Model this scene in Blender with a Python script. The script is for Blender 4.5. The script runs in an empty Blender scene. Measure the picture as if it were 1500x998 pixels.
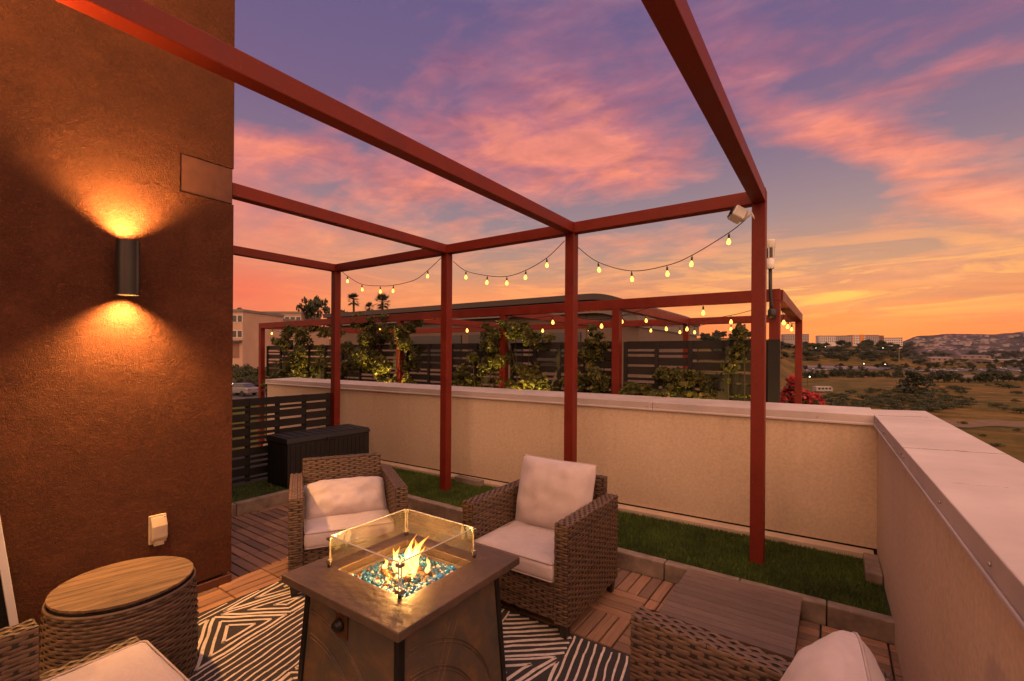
import bpy, math, random
import numpy as np
from mathutils import Vector, Matrix, noise
PI = math.pi
random.seed(7); RNG = np.random.default_rng(7)
SC = bpy.context.scene
COL = SC.collection
# ------------------------------------------------------------------ camera numbers (metres; deck is z = 0)
CAM_H, FPX, YAW, CY, ROLL = 1.605, 682.6, 0.6079, 520.78, 0.0065
cY, sY = math.cos(YAW), math.sin(YAW)
def ray(px, py):
    u, v = px - 750, py - CY
    u, v = math.cos(ROLL)*u + math.sin(ROLL)*v, -math.sin(ROLL)*u + math.cos(ROLL)*v
    r, z = u/FPX, -v/FPX
    return np.array((cY*r - sY, sY*r + cY, z))
def at(px, py, d):            # a point of the place d metres ahead
    p = ray(px, py)*d; return (float(p[0]), float(p[1]), float(p[2]) + CAM_H)
def atY(px, py, y):
    p = ray(px, py); p = p*(y/p[1]); return (float(p[0]), float(p[1]), float(p[2]) + CAM_H)

# ------------------------------------------------------------------ mesh helpers
class MB:
    def __init__(s): s.v = []; s.f = []; s.m = []; s.n = 0
    def add(s, verts, faces, mi=0):
        verts = np.asarray(verts, float).reshape(-1, 3)
        s.v.append(verts); n = s.n
        for f in faces: s.f.append([i + n for i in f]); s.m.append(mi)
        s.n += len(verts)
    def addq(s, verts, faces, mi=0):
        verts = np.asarray(verts, float).reshape(-1, 3); faces = np.asarray(faces, int) + s.n
        s.v.append(verts); s.f.extend(faces.tolist()); s.m.extend([mi]*len(faces)); s.n += len(verts)
    def box(s, x0, x1, y0, y1, z0, z1, mi=0, M=None):
        v = np.array([(x, y, z) for z in (z0, z1) for y in (y0, y1) for x in (x0, x1)], float)
        if M is not None: v = np.array([tuple(M @ Vector(p)) for p in v])
        s.add(v, [(0,2,3,1),(4,5,7,6),(0,1,5,4),(2,6,7,3),(0,4,6,2),(1,3,7,5)], mi)
    def hexa(s, v8, mi=0):     # bottom 4 ccw then top 4 ccw
        s.add(v8, [(3,2,1,0),(4,5,6,7),(0,1,5,4),(1,2,6,5),(2,3,7,6),(3,0,4,7)], mi)
    def tube(s, pts, r, seg=8, mi=0, caps=True):
        pts = [Vector(p) for p in pts]; n = len(pts)
        rs = r if hasattr(r, '__len__') else [r]*n
        ring = []; up = None
        for i, p in enumerate(pts):
            t = (pts[min(i+1, n-1)] - pts[max(i-1, 0)])
            if t.length < 1e-9: t = Vector((0,0,1))
            t.normalize()
            if up is None: up = Vector((0,0,1)) if abs(t.z) < .9 else Vector((1,0,0))
            a = t.cross(up)
            if a.length < 1e-6: a = t.cross(Vector((0,1,0)))
            a.normalize(); b = a.cross(t); up = b
            ring += [tuple(p + (a*math.cos(2*PI*k/seg) + b*math.sin(2*PI*k/seg))*rs[i]) for k in range(seg)]
        f = [(i*seg+k, i*seg+(k+1) % seg, (i+1)*seg+(k+1) % seg, (i+1)*seg+k) for i in range(n-1) for k in range(seg)]
        if caps: f += [tuple(range(seg))[::-1], tuple((n-1)*seg+k for k in range(seg))]
        s.add(ring, f, mi)
    def loop(s, pts, r, seg=6, mi=0):     # closed tube
        n = len(pts); pts = [Vector(p) for p in pts]; ring = []
        for i, p in enumerate(pts):
            t = (pts[(i+1) % n] - pts[i-1]).normalized()
            up = Vector((0,0,1)) if abs(t.z) < .8 else Vector((1,0,0))
            a = t.cross(up).normalized(); b = a.cross(t)
            ring += [tuple(p + (a*math.cos(2*PI*k/seg) + b*math.sin(2*PI*k/seg))*r) for k in range(seg)]
        f = [(i*seg+k, i*seg+(k+1) % seg, ((i+1) % n)*seg+(k+1) % seg, ((i+1) % n)*seg+k) for i in range(n) for k in range(seg)]
        s.add(ring, f, mi)
    def lathe(s, prof, seg=24, mi=0, c=(0,0,0), M=None):
        v = [(r*math.cos(2*PI*k/seg), r*math.sin(2*PI*k/seg), z) for r, z in prof for k in range(seg)]
        f = [(i*seg+k, i*seg+(k+1) % seg, (i+1)*seg+(k+1) % seg, (i+1)*seg+k) for i in range(len(prof)-1) for k in range(seg)]
        if prof[0][0] > 1e-6: f.append(tuple(range(seg))[::-1])
        if prof[-1][0] > 1e-6: f.append(tuple((len(prof)-1)*seg+k for k in range(seg)))
        if M is not None: v = [tuple(M @ Vector(p)) for p in v]
        s.add(np.array(v) + np.array(c), f, mi)
    def prism(s, poly, h0, h1, axis='z', mi=0):
        n = len(poly)
        def P(a, b, h): return {'z': (a,b,h), 'x': (h,a,b), 'y': (a,h,b)}[axis]
        v = [P(a,b,h0) for a,b in poly] + [P(a,b,h1) for a,b in poly]
        f = [tuple(range(n))[::-1], tuple(range(n, 2*n))] + [(i, (i+1) % n, n+(i+1) % n, n+i) for i in range(n)]
        s.add(v, f, mi)
    def build(s, name, mat, parent=None, smooth=False, bevel=0, loc=None, rotz=0):
        me = bpy.data.meshes.new(name)
        V = np.concatenate(s.v) if s.v else np.zeros((0,3))
        me.vertices.add(len(V)); me.vertices.foreach_set('co', V.astype(np.float32).ravel())
        lens = np.array([len(f) for f in s.f]); idx = np.fromiter((i for f in s.f for i in f), dtype=np.int32)
        me.loops.add(len(idx)); me.loops.foreach_set('vertex_index', idx)
        me.polygons.add(len(lens))
        me.polygons.foreach_set('loop_start', np.concatenate(([0], np.cumsum(lens)[:-1])).astype(np.int32))
        me.polygons.foreach_set('material_index', np.array(s.m, dtype=np.int32))
        me.polygons.foreach_set('use_smooth', np.full(len(lens), bool(smooth)))
        me.update(calc_edges=True); me.validate()
        for m in (mat if isinstance(mat, (list, tuple)) else [mat]): me.materials.append(m)
        o = bpy.data.objects.new(name, me); COL.objects.link(o)
        if parent: o.parent = parent
        if loc: o.location = loc
        if rotz: o.rotation_euler.z = rotz
        if bevel:
            b = o.modifiers.new('bevel', 'BEVEL'); b.width = bevel; b.segments = 2; b.limit_method = 'ANGLE'; b.angle_limit = .6
        return o

def tag(o, label=None, cat=None, group=None, kind=None):
    if label: o['label'] = label
    if cat: o['category'] = cat
    if group: o['group'] = group
    if kind: o['kind'] = kind
    return o
def thing(name, label, cat, loc=(0,0,0), rotz=0, group=None):
    o = bpy.data.objects.new(name, None); COL.objects.link(o); o.empty_display_size = .1
    o.location = loc; o.rotation_euler = (0,0,rotz)
    return tag(o, label, cat, group)
def dup(root, loc=None, rotz=None, label=None, group=None, scale=None):
    def cp(o, parent):
        c = o.copy(); COL.objects.link(c); c.parent = parent
        for ch in list(o.children): cp(ch, c)
        return c
    r = cp(root, None)
    if loc is not None: r.location = loc
    if rotz is not None: r.rotation_euler.z = rotz
    if scale: r.scale = scale if hasattr(scale, '__len__') else (scale,)*3
    if label: r['label'] = label
    if group: r['group'] = group
    return r

# ------------------------------------------------------------------ materials
def new_mat(name):
    m = bpy.data.materials.new(name); m.use_nodes = True
    nt = m.node_tree; nt.nodes.clear()
    out = nt.nodes.new('ShaderNodeOutputMaterial'); b = nt.nodes.new('ShaderNodeBsdfPrincipled')
    nt.links.new(b.outputs[0], out.inputs['Surface'])
    return m, nt, b, out
def N(nt, typ, **kw):
    n = nt.nodes.new(typ)
    for k, v in kw.items():
        if k.startswith('i_'):
            key = k[2:]; key = int(key) if key.isdigit() else key.replace('_', ' ')
            n.inputs[key].default_value = v
        else: setattr(n, k, v)
    return n
def ramp(nt, fac, stops, interp='LINEAR'):
    r = nt.nodes.new('ShaderNodeValToRGB'); r.color_ramp.interpolation = interp
    el = r.color_ramp.elements
    while len(el) < len(stops): el.new(.5)
    for e, (p, c) in zip(el, stops): e.position = p; e.color = (*c, 1) if len(c) == 3 else c
    if fac is not None: nt.links.new(fac, r.inputs[0])
    return r
def mixc(nt, fac, a, b, mode='MIX'):
    m = nt.nodes.new('ShaderNodeMix'); m.data_type = 'RGBA'; m.blend_type = mode
    for val, idx in ((fac, 0), (a, 6), (b, 7)):
        if isinstance(val, (int, float)): m.inputs[idx].default_value = val
        elif isinstance(val, tuple): m.inputs[idx].default_value = (*val, 1) if len(val) == 3 else val
        else: nt.links.new(val, m.inputs[idx])
    return m.outputs[2]
def mth(nt, op, a, b=None, c=None, clamp=False):
    m = nt.nodes.new('ShaderNodeMath'); m.operation = op; m.use_clamp = clamp
    for i, v in enumerate((a, b, c)):
        if v is None: continue
        if isinstance(v, (int, float)): m.inputs[i].default_value = v
        else: nt.links.new(v, m.inputs[i])
    return m.outputs[0]
def noisetex(nt, scale, detail=4, rough=.55, coord=None, stretch=None, dist=0):
    n = nt.nodes.new('ShaderNodeTexNoise'); n.inputs['Scale'].default_value = scale
    n.inputs['Detail'].default_value = detail; n.inputs['Roughness'].default_value = rough; n.inputs['Distortion'].default_value = dist
    if coord is None:
        tc = nt.nodes.new('ShaderNodeTexCoord'); coord = tc.outputs['Object']
    if stretch:
        mp = nt.nodes.new('ShaderNodeMapping'); mp.inputs['Scale'].default_value = stretch
        nt.links.new(coord, mp.inputs[0]); coord = mp.outputs[0]
    nt.links.new(coord, n.inputs['Vector'])
    return n
def bump(nt, b, height, strength=.3, dist=.01):
    n = nt.nodes.new('ShaderNodeBump'); n.inputs['Strength'].default_value = strength; n.inputs['Distance'].default_value = dist
    nt.links.new(height, n.inputs['Height']); nt.links.new(n.outputs[0], b.inputs['Normal'])
def simple(name, col, rough=.6, var=.25, scale=8, metal=0, bstr=0, bscale=80, spec=.5, island=0, stretch=None, bdist=.004):
    m, nt, b, out = new_mat(name)
    n = noisetex(nt, scale, 5, .6, stretch=stretch)
    d = tuple(c*(1-var) for c in col); l = tuple(min(1, c*(1+var)) for c in col)
    c = ramp(nt, n.outputs[0], [(.3, d), (.7, l)]).outputs[0]
    if island:
        g = nt.nodes.new('ShaderNodeNewGeometry')
        c = mixc(nt, 1, c, ramp(nt, g.outputs['Random Per Island'], [(0, (1-island,)*3), (1, (1+island,)*3)]).outputs[0], 'MULTIPLY')
    nt.links.new(c, b.inputs['Base Color'])
    b.inputs['Roughness'].default_value = rough; b.inputs['Metallic'].default_value = metal
    b.inputs['Specular IOR Level'].default_value = spec
    if bstr:
        bn = noisetex(nt, bscale, 4, .6); bump(nt, b, bn.outputs[0], bstr, bdist)
    return m
def emis(name, col, strength):
    m = bpy.data.materials.new(name); m.use_nodes = True; nt = m.node_tree; nt.nodes.clear()
    out = nt.nodes.new('ShaderNodeOutputMaterial'); e = nt.nodes.new('ShaderNodeEmission')
    e.inputs[0].default_value = (*col, 1); e.inputs[1].default_value = strength
    nt.links.new(e.outputs[0], out.inputs[0]); return m

M = {}
def stucco(name, dark, light, squig=True, bs=.6, dist=.006):
    m, nt, b, out = new_mat(name)
    big = noisetex(nt, 1.3, 5, .6); fine = noisetex(nt, 45, 3, .6)
    c = ramp(nt, big.outputs[0], [(.3, dark), (.7, light)]).outputs[0]
    c = mixc(nt, .25, c, ramp(nt, fine.outputs[0], [(.3, tuple(x*.6 for x in dark)), (.7, tuple(min(1,x*1.3) for x in light))]).outputs[0])
    if not squig:
        # drip streaks under the cap, splashed dirt along the foot
        tc = nt.nodes.new('ShaderNodeTexCoord'); sp = nt.nodes.new('ShaderNodeSeparateXYZ'); nt.links.new(tc.outputs['Object'], sp.inputs[0])
        st = noisetex(nt, 1, 4, .6, stretch=(9, 9, .5)); pa = noisetex(nt, 2.2, 4, .6)
        up = mth(nt, 'MULTIPLY', mth(nt, 'SUBTRACT', sp.outputs[2], .45), 1.4, clamp=True)
        dr = mth(nt, 'MULTIPLY', mth(nt, 'MULTIPLY', mth(nt, 'SUBTRACT', st.outputs[0], .52), 4, clamp=True), up)
        ft = mth(nt, 'MULTIPLY', mth(nt, 'SUBTRACT', .42, sp.outputs[2]), 3, clamp=True); ft = mth(nt, 'MULTIPLY', ft, pa.outputs[0])
        c = mixc(nt, mth(nt, 'MULTIPLY', dr, .28), c, (.26,.17,.11)); c = mixc(nt, mth(nt, 'MULTIPLY', ft, .45), c, (.24,.17,.11))
    nt.links.new(c, b.inputs['Base Color']); b.inputs['Roughness'].default_value = .88; b.inputs['Specular IOR Level'].default_value = .2
    if squig:
        # trowelled skip texture: warped ridges
        sq = noisetex(nt, 42, 2, .45, dist=2.4)
        rid = mth(nt, 'ABSOLUTE', mth(nt, 'SUBTRACT', sq.outputs[0], .5))
        rid = mth(nt, 'SUBTRACT', 1, mth(nt, 'MULTIPLY', rid, 9), clamp=True)
        lump = noisetex(nt, 9, 3, .5)
        h = mth(nt, 'ADD', mth(nt, 'MULTIPLY', rid, mth(nt, 'SUBTRACT', noisetex(nt, 7, 2).outputs[0], .2, clamp=True)), lump.outputs[0])
        h = mth(nt, 'ADD', h, mth(nt, 'MULTIPLY', fine.outputs[0], .25))
    else:
        sand = noisetex(nt, 260, 3, .7)
        h = mth(nt, 'ADD', mth(nt, 'MULTIPLY', sand.outputs[0], .4), noisetex(nt, 14, 4, .6).outputs[0])
    bump(nt, b, h, bs, dist); return m
M['terracotta'] = stucco('terracotta_stucco', (.074,.024,.0125), (.112,.039,.019), True, .85, .014)
M['terracotta_board'] = simple('terracotta_board', (.105,.036,.019), .7, .25, 9)
M['cream'] = stucco('cream_stucco', (.62,.47,.335), (.69,.54,.395), False, .35, .004)
M['coping'] = simple('coping_paint', (.50,.425,.415), .6, .16, 2.2, 0, .2, 120)
M['trim'] = simple('wall_trim', (.55,.42,.32), .6, .12, 6)
M['steel_screw'] = simple('screw_steel', (.5,.45,.42), .35, .1, 20, .9)
def red_paint():
    m, nt, b, out = new_mat('red_painted_steel')
    n = noisetex(nt, 5, 6, .65); s = noisetex(nt, 60, 3, .6)
    c = ramp(nt, n.outputs[0], [(.3, (.125,.011,.006)), (.72, (.185,.020,.008))]).outputs[0]
    c = mixc(nt, mth(nt, 'MULTIPLY', mth(nt, 'SUBTRACT', s.outputs[0], .60, clamp=True), 4, clamp=True), c, (.22,.05,.03))
    b.inputs['Specular IOR Level'].default_value = .3
    nt.links.new(c, b.inputs['Base Color'])
    nt.links.new(ramp(nt, n.outputs[0], [(.3, (.42,)*3), (.7, (.65,)*3)]).outputs[0], b.inputs['Roughness'])
    bump(nt, b, noisetex(nt, 40, 3).outputs[0], .08, .003); return m
M['red'] = red_paint()
def wicker_mat(name, cols):
    m, nt, b, out = new_mat(name)
    g = nt.nodes.new('ShaderNodeNewGeometry')
    n = noisetex(nt, 16, 3, .6); f = noisetex(nt, 160, 2, .6)
    t = mth(nt, 'ADD', mth(nt, 'MULTIPLY', g.outputs['Random Per Island'], .55), mth(nt, 'MULTIPLY', n.outputs[0], .75))
    t = mth(nt, 'SUBTRACT', t, .12, clamp=True)
    c = ramp(nt, t, [(i/(len(cols)-1), k) for i, k in enumerate(cols)]).outputs[0]
    c = mixc(nt, .35, c, f.outputs[0], 'MULTIPLY')
    nt.links.new(c, b.inputs['Base Color']); b.inputs['Roughness'].default_value = .5
    bump(nt, b, f.outputs[0], .3, .002); return m
M['wicker'] = wicker_mat('brown_wicker', [(.035,.019,.012), (.085,.046,.028), (.155,.088,.052), (.11,.068,.045), (.25,.155,.098)])
M['wicker_dark'] = simple('wicker_core', (.022,.014,.010), .8, .2)
M['leg'] = simple('dark_leg', (.018,.014,.012), .5, .2)
def fabric(name, col):
    m, nt, b, out = new_mat(name)
    n = noisetex(nt, 6, 5, .65)
    tc = nt.nodes.new('ShaderNodeTexCoord')
    w1 = N(nt, 'ShaderNodeTexWave', bands_direction='X', i_Scale=150., i_Distortion=1.5, i_Detail=2.)
    w2 = N(nt, 'ShaderNodeTexWave', bands_direction='Z', i_Scale=150., i_Distortion=1.5, i_Detail=2.)
    for w in (w1, w2): nt.links.new(tc.outputs['Object'], w.inputs[0])
    c = ramp(nt, n.outputs[0], [(.25, tuple(x*.82 for x in col)), (.75, tuple(min(1,x*1.1) for x in col))]).outputs[0]
    wv = mth(nt, 'ADD', w1.outputs['Fac'], w2.outputs['Fac'])
    c = mixc(nt, .18, c, ramp(nt, wv, [(.2, (.5,.5,.5)), (1, (1,1,1))]).outputs[0], 'MULTIPLY')
    nt.links.new(c, b.inputs['Base Color']); b.inputs['Roughness'].default_value = .9
    b.inputs['Sheen Weight'].default_value = .2
    h = mth(nt, 'ADD', mth(nt, 'MULTIPLY', wv, .12), n.outputs[0])
    bump(nt, b, h, .35, .006); return m
M['cushion'] = fabric('cushion_linen', (.54,.45,.465))
M['piping'] = simple('cushion_piping', (.42,.34,.33), .8, .1)
def deck_mat():
    m, nt, b, out = new_mat('weathered_deck_wood')
    g = nt.nodes.new('ShaderNodeNewGeometry')
    at_ = N(nt, 'ShaderNodeAttribute', attribute_name='grain')
    wn = noisetex(nt, 3.2, 5, .65, coord=at_.outputs['Vector'], stretch=(3, 40, 3), dist=.4)
    wb = noisetex(nt, 1.1, 4, .6)
    c = ramp(nt, wn.outputs[0], [(.25, (.11,.05,.027)), (.5, (.235,.122,.066)), (.78, (.37,.215,.125))]).outputs[0]
    c = mixc(nt, 1, c, ramp(nt, g.outputs['Random Per Island'], [(0, (.50,.46,.44)), (.5, (.92,.87,.83)), (1, (1.42,1.28,1.16))]).outputs[0], 'MULTIPLY')
    c = mixc(nt, mth(nt, 'MULTIPLY', wb.outputs[0], .35), c, (.27,.2,.16))
    nt.links.new(c, b.inputs['Base Color'])
    nt.links.new(ramp(nt, wn.outputs[0], [(.3, (.5,)*3), (.7, (.72,)*3)]).outputs[0], b.inputs['Roughness'])
    bump(nt, b, wn.outputs[0], .35, .003); return m
M['deck'] = deck_mat()
M['deck_base'] = simple('deck_underlay', (.012,.01,.009), .9, .2)
def wood(name, a, b_, c_, stretch=(2, 30, 30), rough=.5, scale=2.5):
    m, nt, b, out = new_mat(name)
    g = nt.nodes.new('ShaderNodeNewGeometry')
    wn = noisetex(nt, scale, 6, .62, stretch=stretch, dist=.5)
    c = ramp(nt, wn.outputs[0], [(.25, a), (.5, b_), (.75, c_)]).outputs[0]
    c = mixc(nt, 1, c, ramp(nt, g.outputs['Random Per Island'], [(0, (.75,.74,.73)), (1, (1.15,1.12,1.1))]).outputs[0], 'MULTIPLY')
    nt.links.new(c, b.inputs['Base Color']); b.inputs['Roughness'].default_value = rough
    bump(nt, b, wn.outputs[0], .2, .002); return m
M['stool_wood'] = wood('stool_top_wood', (.038,.02,.011), (.115,.064,.035), (.20,.122,.073), (2.2, 22, 10), .7)
M['composite'] = wood('composite_slat', (.095,.062,.05), (.14,.095,.08), (.18,.125,.105), (2, 60, 30), .45)
M['concrete'] = simple('edging_concrete', (.22,.165,.13), .9, .45, 7, 0, .4, 90)
M['turf'] = simple('turf_blade', (.068,.110,.016), .65, .5, 4, island=.5)
M['turf_base'] = simple('turf_base', (.018,.032,.008), .9, .3, 20)
M['rug_dark'] = simple('rug_charcoal', (.030,.025,.027), .95, .25, 60, 0, .5, 240)
M['rug_light'] = simple('rug_ivory', (.55,.46,.40), .95, .18, 40, 0, .4, 240)
M['bronze'] = None
def bronze_top():
    m, nt, b, out = new_mat('hammered_bronze_top')
    tc = nt.nodes.new('ShaderNodeTexCoord')
    n = noisetex(nt, 4, 6, .7)
    c = ramp(nt, n.outputs[0], [(.3, (.08,.055,.040)), (.7, (.165,.108,.078))]).outputs[0]
    nt.links.new(c, b.inputs['Base Color']); b.inputs['Metallic'].default_value = .35
    b.inputs['Roughness'].default_value = .5
    v = N(nt, 'ShaderNodeTexVoronoi', feature='SMOOTH_F1', i_Scale=20.); mp = N(nt, 'ShaderNodeMapping'); mp.inputs['Scale'].default_value = (1, 1.8, 1)
    nt.links.new(noisetex(nt, 8, 2).outputs[1], mp.inputs[1]) if False else None
    nt.links.new(tc.outputs['Object'], mp.inputs[0]); nt.links.new(mp.outputs[0], v.inputs['Vector'])
    h = mth(nt, 'ADD', v.outputs['Distance'], mth(nt, 'MULTIPLY', noisetex(nt, 26, 3, .6, dist=1).outputs[0], .8))
    bump(nt, b, h, .55, .006); return m
M['bronze'] = bronze_top()
def slate():
    m, nt, b, out = new_mat('rusted_slate_panel')
    n = noisetex(nt, 6, 7, .7, dist=.6); n2 = noisetex(nt, 2.2, 4, .6)
    c = ramp(nt, n.outputs[0], [(.28, (.05,.047,.045)), (.5, (.105,.068,.042)), (.72, (.21,.105,.045))]).outputs[0]
    c = mixc(nt, mth(nt, 'MULTIPLY', mth(nt, 'SUBTRACT', n2.outputs[0], .35, clamp=True), 1.2), c, (.055,.066,.062))
    nt.links.new(c, b.inputs['Base Color']); b.inputs['Roughness'].default_value = .6
    bump(nt, b, n.outputs[0], .4, .005); return m
M['slate'] = slate()
M['dark_metal'] = simple('dark_metal', (.02,.018,.017), .45, .3, 10, .5)
M['bronze_trim'] = simple('bronze_trim', (.15,.07,.03), .4, .3, 10, .7)
M['clamp'] = simple('brushed_clamp', (.45,.40,.34), .35, .1, 20, .9)
M['tray'] = simple('burner_tray', (.35,.30,.25), .4, .2, 10, .7)
def glass_thin(name, tint=(1,1,1), gl=.12, edge=None):
    m = bpy.data.materials.new(name); m.use_nodes = True; nt = m.node_tree; nt.nodes.clear()
    out = nt.nodes.new('ShaderNodeOutputMaterial'); t = nt.nodes.new('ShaderNodeBsdfTransparent'); g = nt.nodes.new('ShaderNodeBsdfGlossy')
    t.inputs[0].default_value = (*tint, 1); g.inputs[1].default_value = .02
    fr = nt.nodes.new('ShaderNodeFresnel'); fr.inputs[0].default_value = 1.45; ge = nt.nodes.new('ShaderNodeNewGeometry')
    fc = mth(nt, 'MULTIPLY', mth(nt, 'ADD', fr.outputs[0], .06), mth(nt, 'SUBTRACT', 1, ge.outputs['Backfacing']))
    mx = nt.nodes.new('ShaderNodeMixShader'); nt.links.new(fc, mx.inputs[0])
    nt.links.new(t.outputs[0], mx.inputs[1]); nt.links.new(g.outputs[0], mx.inputs[2])
    if gl > .2:      # soot and finger smears on the panes
        df = nt.nodes.new('ShaderNodeBsdfDiffuse'); df.inputs[0].default_value = (.75,.68,.55,1)
        sm = noisetex(nt, 7, 5, .65); m2 = nt.nodes.new('ShaderNodeMixShader')
        nt.links.new(mth(nt, 'MULTIPLY', mth(nt, 'SUBTRACT', sm.outputs[0], .25, clamp=True), .17), m2.inputs[0]); nt.links.new(mx.outputs[0], m2.inputs[1]); nt.links.new(df.outputs[0], m2.inputs[2]); mx = m2
    nt.links.new(mx.outputs[0], out.inputs[0]); return m
M['guard_glass'] = glass_thin('guard_glass', (.90,.865,.79), .3)
M['glass_edge'] = simple('ground_glass_edge', (.55,.52,.43), .25, .05)
def stone(name, col, tr=0):
    m, nt, b, out = new_mat(name)
    g = nt.nodes.new('ShaderNodeNewGeometry')
    c = ramp(nt, g.outputs['Random Per Island'], [(0, tuple(x*.5 for x in col)), (1, tuple(min(1, x*1.5) for x in col))]).outputs[0]
    nt.links.new(c, b.inputs['Base Color']); b.inputs['Roughness'].default_value = .12; b.inputs['Coat Weight'].default_value = .6
    return m
M['blue_glass'] = stone('blue_fire_glass', (.02,.22,.50)); M['white_glass'] = stone('white_fire_glass', (.65,.62,.55)); M['brown_stone'] = stone('brown_fire_stone', (.30,.13,.045))
M['black_plastic'] = simple('black_resin', (.011,.010,.010), .6, .25, 14, 0, .15, 60)
M['fence_black'] = simple('black_stained_wood', (.010,.008,.007), .8, .4, 7, island=.35, stretch=(1,1,8))
M['black_metal'] = simple('black_powdercoat', (.022,.018,.016), .38, .2, 10, .2)
M['white_plastic'] = simple('white_plastic', (.70,.66,.62), .4, .06, 8)
M['cream_plastic'] = simple('cream_plastic', (.42,.33,.25), .5, .14, 8)
M['lens'] = simple('dark_lens', (.01,.01,.012), .1, .05)
M['cord'] = simple('black_cord', (.015,.013,.012), .5, .1)
M['bulb'] = emis('lit_bulb', (1, .46, .11), 3.6)
M['bulb_far'] = emis('lit_bulb_far', (1, .45, .10), 3.8)
def bulb_glass():
    return glass_thin('bulb_glass', (1, .9, .7))
M['bulb_glass'] = bulb_glass()
def leaf(name, a, b_, c_, tr=.25):
    m, nt, b, out = new_mat(name)
    g = nt.nodes.new('ShaderNodeNewGeometry')
    c = ramp(nt, g.outputs['Random Per Island'], [(0, a), (.5, b_), (1, c_)]).outputs[0]
    nt.links.new(c, b.inputs['Base Color']); b.inputs['Roughness'].default_value = .55
    t = nt.nodes.new('ShaderNodeBsdfTranslucent'); nt.links.new(c, t.inputs[0])
    mx = nt.nodes.new('ShaderNodeMixShader'); mx.inputs[0].default_value = tr
    nt.links.new(b.outputs[0], mx.inputs[1]); nt.links.new(t.outputs[0], mx.inputs[2]); nt.links.new(mx.outputs[0], out.inputs[0]); return m
M['vine'] = leaf('vine_leaf', (.035,.050,.010), (.085,.095,.018), (.20,.165,.03), .4)
M['tree_leaf'] = leaf('tree_leaf', (.014,.022,.009), (.025,.038,.013), (.05,.06,.022), .15)
M['shrub_leaf'] = leaf('shrub_leaf', (.022,.032,.010), (.045,.055,.016), (.075,.08,.026), .2)
M['palm_leaf'] = leaf('palm_leaf', (.015,.02,.008), (.03,.035,.013), (.05,.05,.02), .1)
M['red_petal'] = leaf('red_petal', (.25,.012,.02), (.42,.03,.035), (.6,.06,.06), .35)
M['bark'] = simple('bark', (.05,.033,.022), .9, .4, 12)
M['stem'] = simple('vine_stem', (.06,.04,.02), .8, .3, 12)
# flames
def flame_mat():
    m = bpy.data.materials.new('flame'); m.use_nodes = True; nt = m.node_tree; nt.nodes.clear()
    out = nt.nodes.new('ShaderNodeOutputMaterial'); e = nt.nodes.new('ShaderNodeEmission'); t = nt.nodes.new('ShaderNodeBsdfTransparent')
    tc = nt.nodes.new('ShaderNodeTexCoord'); sp = nt.nodes.new('ShaderNodeSeparateXYZ'); nt.links.new(tc.outputs['Generated'], sp.inputs[0])
    n = noisetex(nt, 30, 2, .5, stretch=(1,1,.35))
    h = mth(nt, 'ADD', sp.outputs[2], mth(nt, 'MULTIPLY', mth(nt, 'SUBTRACT', n.outputs[0], .5), .5))
    nt.links.new(ramp(nt, h, [(0, (1,.50,.10)), (.35, (1,.62,.2)), (.7, (1,.42,.07)), (1, (1,.25,.02))]).outputs[0], e.inputs[0])
    e.inputs[1].default_value = 5.0
    a = ramp(nt, h, [(.0, (.25,)*3), (.2, (.75,)*3), (.65, (.6,)*3), (1, (.12,)*3)]).outputs[0]
    mx = nt.nodes.new('ShaderNodeMixShader'); nt.links.new(a, mx.inputs[0]); nt.links.new(t.outputs[0], mx.inputs[1]); nt.links.new(e.outputs[0], mx.inputs[2])
    nt.links.new(mx.outputs[0], out.inputs[0]); return m
M['flame'] = flame_mat()

# ------------------------------------------------------------------ camera
cd = bpy.data.cameras.new('camera'); cam = bpy.data.objects.new('camera', cd); COL.objects.link(cam)
cd.sensor_width = 36; cd.lens = FPX/1500*36; cd.shift_y = (CY - 499)/1500; cd.clip_start = .05; cd.clip_end = 20000
cam.matrix_world = Matrix.Translation((0,0,CAM_H)) @ Matrix.Rotation(YAW, 4, 'Z') @ Matrix.Rotation(PI/2, 4, 'X') @ Matrix.Rotation(ROLL, 4, 'Z')
SC.camera = cam

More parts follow.
